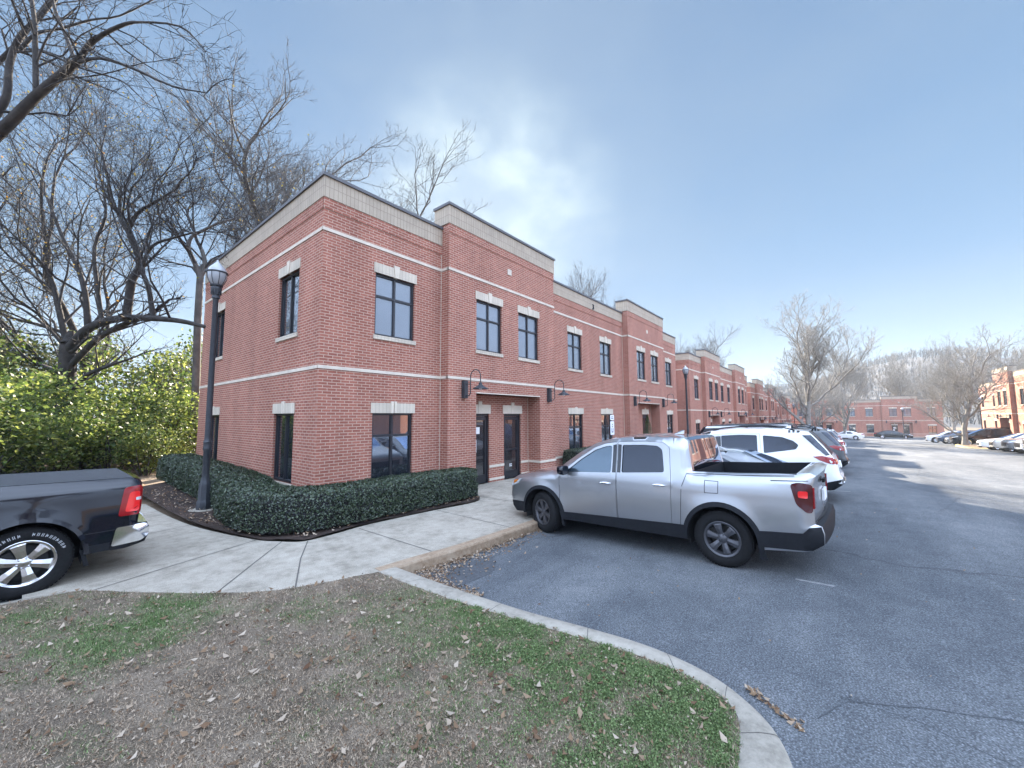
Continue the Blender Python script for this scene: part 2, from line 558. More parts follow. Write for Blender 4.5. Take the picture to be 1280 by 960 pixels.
def wall_run(m, F, L, z0, z1, ops, reveal=0.11, u_off=0.0):
    us = sorted({0, L, *[o[0] for o in ops], *[o[1] for o in ops]})
    vs = sorted({z0, z1, *[o[2] for o in ops], *[o[3] for o in ops]})
    for a, b in zip(us, us[1:]):
        for c, d in zip(vs, vs[1:]):
            um, vm = (a + b) / 2, (c + d) / 2
            if any(o[0] < um < o[1] and o[2] < vm < o[3] for o in ops):
                continue
            m.quad([F.p(a, 0, c), F.p(b, 0, c), F.p(b, 0, d), F.p(a, 0, d)],
                   [(a + u_off, c), (b + u_off, c), (b + u_off, d), (a + u_off, d)])
    for o in ops:
        u0, u1, v0, v1 = o[:4]
        rv = o[4] if len(o) > 4 else reveal
        for k, q in enumerate(([(u0, v0), (u0, v1)], [(u1, v1), (u1, v0)], [(u0, v1), (u1, v1)], [(u1, v0), (u0, v0)])):
            (a, c), (b, d) = q
            m.quad([F.p(a, 0, c), F.p(b, 0, d), F.p(b, -rv, d), F.p(a, -rv, c)],
                   [(0, c), (0, d), (rv, d), (rv, c)] if k < 2 else [(a, 0), (b, 0), (b, rv), (a, rv)])
def window(F, u0, u1, v0, v1, par, lower=False, transom=True):
    m = MB()
    w = 0.055
    b, f = -0.13, -0.055
    F.box(m, u0, u0 + w, b, f, v0, v1); F.box(m, u1 - w, u1, b, f, v0, v1)
    F.box(m, u0 + w, u1 - w, b, f, v1 - w, v1); F.box(m, u0 + w, u1 - w, b, f, v0, v0 + w)
    um = (u0 + u1) / 2
    vt = v1 - (v1 - v0) * (0.36 if not lower else 0.34)
    F.box(m, um - 0.03, um + 0.03, b, f - 0.006, v0 + w, v1 - w)
    if transom:
        F.box(m, u0 + w, um - 0.03, b, f - 0.01, vt - 0.03, vt + 0.03)
        F.box(m, um + 0.03, u1 - w, b, f - 0.01, vt - 0.03, vt + 0.03)
    fr = m.build('window', 'bronze_frame', par)
    g = MB()
    g.quad([F.p(u0 + 0.01, -0.10, v0 + 0.01), F.p(u1 - 0.01, -0.10, v0 + 0.01), F.p(u1 - 0.01, -0.10, v1 - 0.01), F.p(u0 + 0.01, -0.10, v1 - 0.01)])
    g.build('pane', 'office_glass' if lower or not transom else 'upper_glass', fr)
    g = MB()
    lh = 0.255
    k0, k1 = um - 0.085, um + 0.085
    F.box(g, u0 - 0.05, k0, -0.10, 0.022, v1, v1 + lh); F.box(g, k1, u1 + 0.05, -0.10, 0.022, v1, v1 + lh)
    g.build('lintel', 'lintel_stone', fr)
    g = MB()
    kt = v1 + lh + (0.06 if not lower else 0.045)
    if lower:
        for a, b_ in ((k0, um - 0.012), (um + 0.012, k1)):
            F.box(g, a, b_, -0.10, 0.03, v1, kt)
    else:
        a = [F.p(um - 0.055, 0.045, v1 - 0.01), F.p(um + 0.055, 0.045, v1 - 0.01), F.p(um + 0.085, 0.045, kt), F.p(um - 0.085, 0.045, kt)]
        c = [F.p(um - 0.055, -0.1, v1 - 0.01), F.p(um + 0.055, -0.1, v1 - 0.01), F.p(um + 0.085, -0.1, kt), F.p(um - 0.085, -0.1, kt)]
        g.quad(a)
        for i in range(4):
            j = (i + 1) % 4
            g.quad([a[j], a[i], c[i], c[j]])
        F.box(g, k0, k1, -0.1, 0.020, v1, v1 + lh)
    g.build('keystone', 'keystone', fr)
    g = MB()
    F.box(g, u0 - 0.04, u1 + 0.04, -0.12, 0.035, v0 - 0.10, v0)
    g.build('sill', 'lintel_stone', fr)
    return fr
def door(F, u0, u1, v1, par, flip=False):
    m = MB()
    w = 0.05
    F.box(m, u0, u0 + w, -0.16, -0.05, 0, v1); F.box(m, u1 - w, u1, -0.16, -0.05, 0, v1); F.box(m, u0 + w, u1 - w, -0.16, -0.05, v1 - 0.09, v1)
    a, b = u0 + w + 0.006, u1 - w - 0.006
    F.box(m, a, a + 0.09, -0.13, -0.07, 0.015, v1 - 0.1); F.box(m, b - 0.09, b, -0.13, -0.07, 0.015, v1 - 0.1)
    F.box(m, a + 0.09, b - 0.09, -0.13, -0.07, 0.015, 0.28); F.box(m, a + 0.09, b - 0.09, -0.13, -0.07, v1 - 0.22, v1 - 0.1)
    if not flip:
        F.box(m, a + 0.09, b - 0.09, -0.12, -0.072, 0.98, 1.05)
    d = m.build('door', 'bronze_frame', par)
    g = MB()
    g.quad([F.p(a + .05, -0.105, .1), F.p(b - .05, -0.105, .1), F.p(b - .05, -0.105, v1 - .12), F.p(a + .05, -0.105, v1 - .12)])
    g.build('pane', 'door_glass', d)
    g = MB()
    hx = b - 0.045 if flip else a + 0.045
    g.tube([F.p(hx, -0.07, .92), F.p(hx, -0.01, .94), F.p(hx, 0.0, 1.03), F.p(hx, -0.01, 1.14), F.p(hx, -0.07, 1.16)], 0.012, 6)
    g.build('handle', 'bronze_frame', d, True)
    g = MB()
    um = (u0 + u1) / 2
    F.box(g, u0 - 0.06, um - 0.085, -0.1, 0.022, v1, v1 + 0.30); F.box(g, um + 0.085, u1 + 0.06, -0.1, 0.022, v1, v1 + 0.30)
    F.box(g, um - 0.085, um + 0.085, -0.1, 0.03, v1, v1 + 0.40)
    g.build('lintel', 'keystone', d)
    if flip:
        for q_ in ((a + 0.14, b - 0.30, -0.104, -0.100, 1.62, 1.84), (a + 0.12, a + 0.34, -0.104, -0.101, 1.02, 1.42)):
            g = MB(); F.box(g, *q_); g.build('notice', 'white_paper', d)
    else:
        for r_ in range(2):
            g = MB(); F.box(g, um - 0.06, um + 0.08, -0.104, -0.101, 0.47 - 0.06 * r_, 0.505 - 0.06 * r_); g.build('door_lettering', 'blind', d)
    return d
def wall_lamp(F, u, par):
    m = MB()
    F.box(m, u - 0.075, u + 0.075, 0.0, 0.12, 2.73, 3.25)
    b = m.build('wall_lamp', 'lamp_metal', par)
    g = MB()
    pts = [(0.12, 2.80), (0.24, 2.80), (0.30, 2.86), (0.30, 3.30)]
    pts += [(0.50 - 0.20 * math.cos(a), 3.34 + 0.20 * math.sin(a)) for a in np.linspace(0.1, math.pi, 9)]
    pts += [(0.70, 3.12)]
    g.tube([F.p(u, o, v) for o, v in pts], 0.014, 8)
    g.tube([F.p(u, 0.12, 3.14), F.p(u, 0.30, 3.14)], 0.012, 6)
    g.build('arm', 'lamp_metal', b, True)
    g = MB()
    g.lathe([(0.02, 0.16), (0.045, 0.15), (0.055, 0.09), (0.11, 0.05), (0.22, -0.015), (0.235, -0.03), (0.215, -0.022), (0.10, 0.03), (0.02, 0.05)], 24, F.p(u, 0.70, 3.0))
    g.build('shade', 'lamp_metal', b, True)
    g = MB()
    g.lathe([(0.0, -0.05), (0.035, -0.04), (0.05, 0.0), (0.03, 0.05)], 12, F.p(u, 0.70, 2.99))
    g.build('bulb', 'white_paper', b, True)
def text_mesh(body, size, depth):
    c = bpy.data.curves.new('txt', 'FONT')
    c.body = body; c.size = size; c.extrude = depth; c.align_x = 'CENTER'; c.align_y = 'CENTER'
    o = bpy.data.objects.new('txt', c)
    COL.objects.link(o)
    dg = bpy.context.evaluated_depsgraph_get()
    me = bpy.data.meshes.new_from_object(o.evaluated_get(dg))
    bpy.data.objects.remove(o)
    return me
WIN_Z = (4.24, 5.845)
LOW_Z = (0.62, 2.285)
def make_building(label, secs, depth=9.472, name='office_building', side_windows=True, floor=True):
    root = thing(name, label, 'building')
    wall, par, cop, crs, roof = MB(), MB(), MB(), MB(), MB()
    class Pieces:
        def __init__(s, nm): s.nm = nm; s.l = []
        def quad(s, p):
            if len(s.l) == 0 or len(s.l[-1].f) == 6: s.l.append(MB())
            s.l[-1].quad(p)
        def box(s, *a): MB.box(s, *a)
        def build(s):
            for m_ in s.l: m_.build(s.nm, 'pale_stone', root)
    base, joint = Pieces('base_course'), Pieces('sealant_joint')
    x = 0.0
    Ltot = sum(s[1] for s in secs)
    FL = Frame((0, depth), (0, -1))
    ops = []
    if side_windows:
        for yc in (1.78, 7.55):
            ops += [(depth - yc - 0.6, depth - yc + 0.6, *WIN_Z), (depth - yc - 0.6, depth - yc + 0.6, *LOW_Z)]
    wall_run(wall, FL, depth, ZB, S_, ops)
    for k, o in enumerate(ops):
        window(FL, *o[:4], root, lower=bool(k % 2), transom=False)
    FR = Frame((Ltot, 0), (0, 1))
    wall_run(wall, FR, depth, ZB, S_, [])
    FBk = Frame((Ltot, depth), (-1, 0))
    wall_run(wall, FBk, Ltot, ZB, S_, [])
    roof.quad([(0, 0, S_ + .02), (Ltot, 0, S_ + .02), (Ltot, depth, S_ + .02), (0, depth, S_ + .02)])
    for F, L in ((FL, depth - 0.3), (FR, depth - 0.3)):
        a = (0, depth - 0.3) if F is FL else (0.3, depth)
        F.box(par, *a, -0.27, 0.03, S_, T_); F.box(cop, *a, -0.30, 0.07, T_, T_ + 0.075)
        for z in (B1_, B2_):
            F.box(crs, 0.0, depth, -0.05, 0.02, z - 0.038, z + 0.038)
        F.box(wall, 0.0, depth, -0.05, 0.014, S_ - 0.27, S_)
    FBk.box(par, -0.03, Ltot + 0.03, -0.3, 0.03, S_, T_); FBk.box(cop, -0.07, Ltot + 0.07, -0.33, 0.07, T_, T_ + 0.075)
    n = len(secs)
    for i, (kind, L) in enumerate(secs):
        first, last = i == 0, i == n - 1
        if kind == 'P':
            F = Frame((x, -DP), (1, 0))
            c1, c2 = 1.74, L - 1.66
            ops = [(c - 0.6, c + 0.6, *WIN_Z) for c in (c1, c2)]
            r0, r1 = 1.14, L - 1.0
            wall_run(wall, F, L, ZB, PS_, ops + [(r0, r1, ZB, 2.90, 0.571)], u_off=x)
            for o in ops:
                window(F, *o, root)
            Fb = Frame((x + r0, 0.24), (1, 0))
            w_ = r1 - r0
            d1, d2 = (0.30, 1.20), (w_ - 1.39, w_ - 0.44)
            wall_run(wall, Fb, w_, ZB, 2.90, [(*d1, 0.0, 2.285, 0.16), (*d2, 0.0, 2.285, 0.16)], u_off=x + 0.07)
            door(Fb, *d1, 2.285, root, True); door(Fb, *d2, 2.285, root)
            # returns of the proud bay and of its parapet above the lower roofs
            Fl = Frame((x, 0.3), (0, -1)); Fr = Frame((x + L, -DP), (0, 1))
            wall_run(wall, Fl, 0.3 + DP, ZB, PS_, []); wall_run(wall, Fr, 0.3 + DP, ZB, PS_, [])
            wall_run(wall, Frame((x + L, 0.3), (-1, 0)), L, S_, PS_, [])
            F.box(par, -0.03, L + 0.03, -0.3 - DP, 0.03, PS_, PT_); F.box(cop, -0.07, L + 0.07, -0.33 - DP, 0.07, PT_, PT_ + 0.075)
            F.box(wall, -0.014, L + 0.014, -0.05, 0.014, PS_ - 0.27, PS_)
            for z in (B1_, B2_):
                F.box(crs, -0.02, L + 0.02, -0.05, 0.02, z - 0.038, z + 0.038)
                Fl.box(crs, 0.3, 0.3 + DP, -0.05, 0.02, z - 0.038, z + 0.038)
                Fr.box(crs, 0.0, DP, -0.05, 0.02, z - 0.038, z + 0.038)
            F.box(crs, L / 2 - 0.1, L / 2 + 0.1, -0.05, 0.02, 7.05, 7.25)
            for z in (0.10, 0.53):
                F.box(base, -0.02, r0, -0.05, 0.02, z - 0.04, z + 0.04); F.box(base, r1, L + 0.02, -0.05, 0.02, z - 0.04, z + 0.04)
                Fl.box(base, 0.3, 0.3 + DP, -0.05, 0.02, z - 0.04, z + 0.04); Fr.box(base, 0, DP, -0.05, 0.02, z - 0.04, z + 0.04)
                for a, b in ((0, d1[0] - .0), (d1[1], d2[0]), (d2[1], w_)):
                    Fb.box(base, a, b, -0.05, 0.02, z - 0.04, z + 0.04)
                Frr = Frame((x + r1, 0.22), (0, -1)); Frr.box(base, 0, 0.22 + DP, -0.04, 0.02, z - 0.04, z + 0.04)
            F.box(crs, r0, r1, -0.56, 0.012, 2.90, 2.935)          # lintel slab over the porch
            Fb.box(joint, w_ - 0.012, w_ - 0.001, 0, 0.010, 0, 2.9)
            for u in (0.60, L - 0.46):
                wall_lamp(F, u, root)
            if not first:
                joint.box(x - 0.014, x - 0.001, -0.008, -0.001, 0, S_)
        else:
            F = Frame((x, 0), (1, 0))
            if kind == 'A':
                cs = [1.95 if first else L - 1.62]
            else:
                cs = [L / 2 - 1.43, L / 2 + 1.56]
            ops = [(c - 0.6, c + 0.6, *WIN_Z) for c in cs] + [(c - 0.6, c + 0.6, *LOW_Z) for c in cs]
            wall_run(wall, F, L, ZB, S_, ops, u_off=x)
            for k, o in enumerate(ops):
                window(F, *o, root, lower=k >= len(cs))
            a, b = (-0.03 if first else 0), (L + 0.03 if last else L)
            F.box(par, a, b, -0.3, 0.03, S_, T_)
            F.box(cop, a - (0.04 if first else 0), b + (0.04 if last else 0), -0.33, 0.07, T_, T_ + 0.075)
            F.box(wall, -0.014 if first else 0, L + (0.014 if last else 0), -0.05, 0.014, S_ - 0.27, S_)
            for z in (B1_, B2_):
                F.box(crs, -0.02 if first else 0, L + 0.02 if last else L, -0.05, 0.02, z - 0.038, z + 0.038)
            for z in (0.10, 0.53):
                us = [0] + [q for c in cs for q in (c - 0.6, c + 0.6)] + [L]
                for p0, p1 in zip(us[::2], us[1::2]):
                    F.box(base, p0, p1, -0.05, 0.02, z - 0.04, z + 0.04)
        x += L
    wall.build('wall', 'brick', root)
    par.build('parapet', 'parapet_stone', root)
    cop.build('coping', 'coping_metal', root)
    crs.build('string_course', 'pale_stone', root)
    base.build()
    joint.build()
    roof.build('roof', 'roof_membrane', root)
    return root
SECS = [('A', 3.50), ('P', 5.493), ('M', 7.198), ('P', 5.546), ('A', 3.514)]
b1 = make_building('nearest red brick two-storey office with the number 3 on its parapet', SECS)
GRP_B = 'brick office buildings in a row along the left of the lot'
b1['group'] = GRP_B
b2 = place(copy_tree(b1), (28.5, 0, -0.68), 0, 'second brick office of the row, just past the nearest one with the number 3', GRP_B)
b3 = place(copy_tree(b1), (56.2, 0, -1.27), 0, 'third brick office of the row, partly behind the large bare tree', GRP_B)
b4 = place(copy_tree(b1), (84.0, 0, -1.95), 0, 'last brick office of the row, farthest down the left side', GRP_B)
bf = place(copy_tree(b1), (113.6, 0.2, -2.3), R(-90), 'shaded brick office closing the far end of the lot and facing the camera', None)
del bf['group']
br = place(copy_tree(b1), (81.5, -26.0, -0.95), R(-90), 'sunlit orange-brick office end wall beyond the right row of cars, with a lamp in front', None)
del br['group']
bn = make_building('sunlit orange-brick office at the right edge of the photo', [('P', 5.493), ('M', 7.198), ('P', 5.546), ('A', 3.514)])
place(bn, (68.0, -23.4, -1.05), R(180), bn['label'])
o = link('number', text_mesh('3', 0.36, 0.02), b1, (12.87, -0.052, 7.38))
o.rotation_euler = (R(90), 0, 0)
o.data.materials.append(MAT['number_metal'])

bo = place(copy_tree(bn), (40.5, -23.4, -.75), R(180), 'sunlit brick office opposite the nearest one, outside the photo and mirrored in its windows')

# ------------------------------------------------------------------ vehicles
def inset_poly(poly, d):
    n = len(poly)
    a = sum(poly[i][0] * poly[(i + 1) % n][1] - poly[(i + 1) % n][0] * poly[i][1] for i in range(n))
    sg = 1 if a > 0 else -1
    out = []
    for i in range(n):
        p, q, r_ = Vector(poly[i - 1]), Vector(poly[i]), Vector(poly[(i + 1) % n])
        e1, e2 = (q - p).normalized(), (r_ - q).normalized()
        n1, n2 = Vector((-e1.y, e1.x)) * sg, Vector((-e2.y, e2.x)) * sg
        b = (n1 + n2)
        b = b / max(0.3, b.length_squared) * 2 if b.length > 0.2 else n1
        out.append(tuple(q + b * d))
    return out
def round_poly(poly, r=0.03, k=3):
    out = []
    n = len(poly)
    for i in range(n):
        p, q, s_ = Vector(poly[i - 1]), Vector(poly[i]), Vector(poly[(i + 1) % n])
        a = q + (p - q).normalized() * min(r, (p - q).length * .4)
        b = q + (s_ - q).normalized() * min(r, (s_ - q).length * .4)
        for t in range(k + 1):
            u = t / k
            out.append(tuple(a * (1 - u) ** 2 + q * 2 * u * (1 - u) + b * u * u))
    return out
CROWN = {'p': 0.04, 'n': 0.07, 'g': 0.045, 'r': 0.05, 'k': 0.07, 'c': 0.06, 'o': 0.0, 't': 0.012, 'w': 0.02}
class Car:
    def __init__(c, sp):
        c.sp = sp
        c.L, c.hw, c.r = sp['L'], sp['hw'], sp.get('r', 0.09)
        c.zb, c.tum = sp['zb'], sp.get('tum', 0.30)
        # densified silhouette with one category per segment
        c.out, c.cat = [], []
        o = sp['outline']
        for (s0, z0, k0), (s1, z1, _) in zip(o, o[1:]):
            n = max(1, int(math.hypot(s1 - s0, z1 - z0) / 0.075))
            for t in range(n):
                c.out.append((s0 + (s1 - s0) * t / n, z0 + (z1 - z0) * t / n)); c.cat.append(k0)
        c.out.append(o[-1][:2])
        c.P = np.array(c.out)
    def dist(c, s, z):
        a, b = c.P[:-1], c.P[1:]
        ab = b - a
        t = np.clip((((s, z) - a) * ab).sum(1) / (ab ** 2).sum(1), 0, 1)
        q = a + ab * t[:, None]
        return math.sqrt((((s, z) - q) ** 2).sum(1).min())
    def Wd(c, s, z):
        hw = c.hw
        zp = 0.62 * c.zb          # widest height; above it the side leans in a little
        if z < zp:
            hw *= 1 - 0.05 * ((zp - z) / zp) ** 2
        else:
            hw -= 0.045 * (min(z, c.zb) - zp) ** 2 / (c.zb - zp) ** 2
            hw += 0.010 * math.exp(-((z - c.zb + 0.10) / 0.04) ** 2) * (z < c.zb + .1)
        if z > c.zb:
            hw -= c.tum * (z - c.zb) * (1 - 0.25 * min(1, (z - c.zb) / .6)) if c.tum else 0
        fl, rl = c.sp.get('front_taper', 0.9), c.sp.get('rear_taper', 0.8)
        if s < fl: hw *= 1 - c.sp.get('ft', 0.13) * ((fl - s) / fl) ** 2
        if s > c.L - rl: hw *= 1 - c.sp.get('rt', 0.07) * ((s - c.L + rl) / rl) ** 2
        for sw in (c.sp['sF'], c.sp['sR']):      # flared arches
            dd = math.hypot(s - sw, z - c.sp['R'])
            hw += 0.022 * math.exp(-((dd - c.sp['Ra']) / 0.09) ** 2)
        return hw
    def y(c, s, z, off=0.0):
        d = c.dist(s, z)
        rr = c.r - math.sqrt(max(0, c.r ** 2 - (c.r - d) ** 2)) if d < c.r else 0
        return c.Wd(s, z) - rr + off
    def P3(c, s, z, side, off=0.0):
        return (c.L / 2 - s, side * c.y(s, z, off), z)
    def panel(c, m, poly, holes=(), off=0.0, grid=0.085, sides=(1, -1), rim=0.0):
        vs, fs = cdt(poly, holes, grid)
        for sd in sides:
            i0 = len(m.v)
            m.v += [c.P3(s, z, sd, off) for s, z in vs]
            for f in fs:
                a = sum(vs[f[k]][0] * vs[f[(k + 1) % 3]][1] - vs[f[(k + 1) % 3]][0] * vs[f[k]][1] for k in range(3))
                # left side (+y) seen from +y: s runs to -x, so keep facing out
                g = f if (a > 0) == (sd > 0) else f[::-1]
                m.f.append(tuple(i0 + k for k in g)); m.uv.append(None)
            if rim:
                for ring, inner in [(poly, False)] + [(h, True) for h in holes]:
                    n = len(ring)
                    for i in range(n):
                        (s0, z0), (s1, z1) = ring[i], ring[(i + 1) % n]
                        a, b = c.P3(s0, z0, sd, off), c.P3(s1, z1, sd, off)
                        a2, b2 = (a[0], a[1] - sd * rim, a[2]), (b[0], b[1] - sd * rim, b[2])
                        m.quad([a, b, b2, a2])
    def overlay(c, name, poly, off, material, parent, rim=0.012, grid=0.08, sides=(1, -1), holes=()):
        obs = []
        for sd in sides:
            m = MB()
            c.panel(m, densify(poly, 0.06), holes, off, grid, (sd,), rim)
            obs.append(m.build(name, material, parent, True))
        return obs
    def ribbon(c, m, line, w=0.008, off=0.0015, sides=(1, -1)):
        line = densify(line, 0.07, False)
        for (s0, z0), (s1, z1) in zip(line, line[1:]):
            l = math.hypot(s1 - s0, z1 - z0)
            nx, nz = -(z1 - z0) / l * w / 2, (s1 - s0) / l * w / 2
            for sd in sides:
                m.quad([c.P3(s0 - nx, z0 - nz, sd, off), c.P3(s1 - nx, z1 - nz, sd, off), c.P3(s1 + nx, z1 + nz, sd, off), c.P3(s0 + nx, z0 + nz, sd, off)])
    def end_s(c, z, rear):
        rng = range(len(c.out) - 1)
        for i in (reversed(rng) if rear else rng):
            (s0, z0), (s1, z1) = c.out[i], c.out[i + 1]
            if min(z0, z1) <= z <= max(z0, z1) and abs(z1 - z0) > 1e-6:
                return s0 + (s1 - s0) * (z - z0) / (z1 - z0)
        return c.L if rear else 0
    def end_pt(c, y, z, rear, off):
        s = c.end_s(z, rear)
        ye = c.Wd(s, z) - c.r
        cr_ = (0.05 if rear else 0.07) * (1 - min(1, (y / ye) ** 2))
        return (c.L / 2 - (s + cr_ + off if rear else s - cr_ - off), y, z)
    def end_overlay(c, name, poly, off, material, parent, rear, mirror=True):
        out = []
        for sg in ((1, -1) if mirror else (1,)):
            q = densify([(sg * a, b) for a, b in poly], 0.08)
            vs, fs = cdt(q, (), 0.1)
            m = MB()
            m.v = [c.end_pt(a, b, rear, off) for a, b in vs]
            for f in fs:
                ar = sum(vs[f[k]][0] * vs[f[(k + 1) % 3]][1] - vs[f[(k + 1) % 3]][0] * vs[f[k]][1] for k in range(3))
                m.f.append(f if (ar > 0) != rear else f[::-1]); m.uv.append(None)
            for i in range(len(q)):
                a, b = c.end_pt(*q[i], rear, off), c.end_pt(*q[(i + 1) % len(q)], rear, off)
                dx = 0.03 if rear else -0.03
                m.quad([a, b, (b[0] + dx, b[1], b[2]), (a[0] + dx, a[1], a[2])])
            out.append(m.build(name, material, parent, True))
        return out

def wheel_mesh(R_, Rr, w, style, rim_mat, letters=False):
    t = MB()
    h = w / 2
    t.lathe([(Rr - 0.01, h - 0.03), (Rr + 0.005, h - 0.008), (Rr + (R_ - Rr) * 0.45, h), (R_ - 0.03, h - 0.012), (R_ - 0.008, h - 0.035), (R_, h - 0.06),
             (R_, -h + 0.06), (R_ - 0.02, -h + 0.02), (Rr, -h + 0.01), (Rr - 0.02, -h + 0.04)][::-1], 40, axis='y')
    for k in range(60):      # tread blocks
        a = 2 * math.pi * k / 60
        for y0 in (-h + 0.075, 0.0, h - 0.075):
            cx, cz = math.cos(a + (0.05 if y0 == 0 else 0)), math.sin(a + (0.05 if y0 == 0 else 0))
            t.obox((R_ * cx, y0, R_ * cz), (0.005 * cx, 0, 0.005 * cz), (0, 0.030, 0), (-0.014 * cz, 0, 0.014 * cx))
    rm = MB()
    rm.lathe([(Rr - 0.045, -h + 0.05), (Rr - 0.05, h - 0.06), (Rr - 0.03, h - 0.022), (Rr - 0.008, h - 0.014), (Rr + 0.004, h - 0.02), (Rr - 0.002, h - 0.035)][::-1], 40, axis='y')
    rm.lathe([(0.0, h - 0.028), (0.045, h - 0.030), (0.062, h - 0.040), (0.085, h - 0.055), (0.09, h - 0.10)][::-1], 20, axis='y')
    n = {'six': 6, 'five': 5, 'ten': 10, 'wide': 6}[style]
    for k in range(n):
        a = 2 * math.pi * k / n + 0.26
        e = Vector((math.cos(a), 0, math.sin(a))); q = Vector((-math.sin(a), 0, math.cos(a))); Y = Vector((0, 1, 0))
        ro = Rr - 0.03
        w0, w1 = {'six': (0.034, 0.052), 'five': (0.030, 0.055), 'ten': (0.014, 0.024), 'wide': (0.038, 0.062)}[style]
        st = [(0.06, w0, h - 0.044), (0.06 + (ro - .06) * .5, (w0 + w1) / 2 * .95, h - 0.030), (ro - 0.02, w1, h - 0.030), (ro + 0.005, w1 * (1.6 if style == 'wide' else 1.25), h - 0.04)]
        for (r0, a0, y0), (r1, a1, y1) in zip(st, st[1:]):
            A, B, C_, D_ = e * r0 - q * a0 + Y * y0, e * r1 - q * a1 + Y * y1, e * r1 + q * a1 + Y * y1, e * r0 + q * a0 + Y * y0
            mid0, mid1 = e * r0 + Y * (y0 + 0.008), e * r1 + Y * (y1 + 0.008)
            rm.quad([A, B, mid1, mid0][::-1]); rm.quad([mid0, mid1, C_, D_][::-1])
            dn = Y * -0.05
            rm.quad([A, B, B + dn, A + dn]); rm.quad([C_, D_, D_ + dn, C_ + dn])
        if style in ('six', 'five', 'wide'):      # wheel nuts
            a2 = a + math.pi / n
            rm.lathe([(0.0, h - 0.026), (0.011, h - 0.028), (0.012, h - 0.05)][::-1], 8, (0.058 * math.cos(a2), 0, 0.058 * math.sin(a2)), axis='y')
    dk = MB()
    dk.lathe([(0.0, h - 0.13), (Rr * 0.72, h - 0.13), (Rr * 0.72, h - 0.15), (Rr - 0.04, h - 0.17)][::-1], 30, axis='y')
    dk.obox((Rr * 0.5, h - 0.115, Rr * 0.25), (0.03, 0, 0.06), (0, 0.02, 0), (0.05, 0, -0.025))
    return t, rm, dk

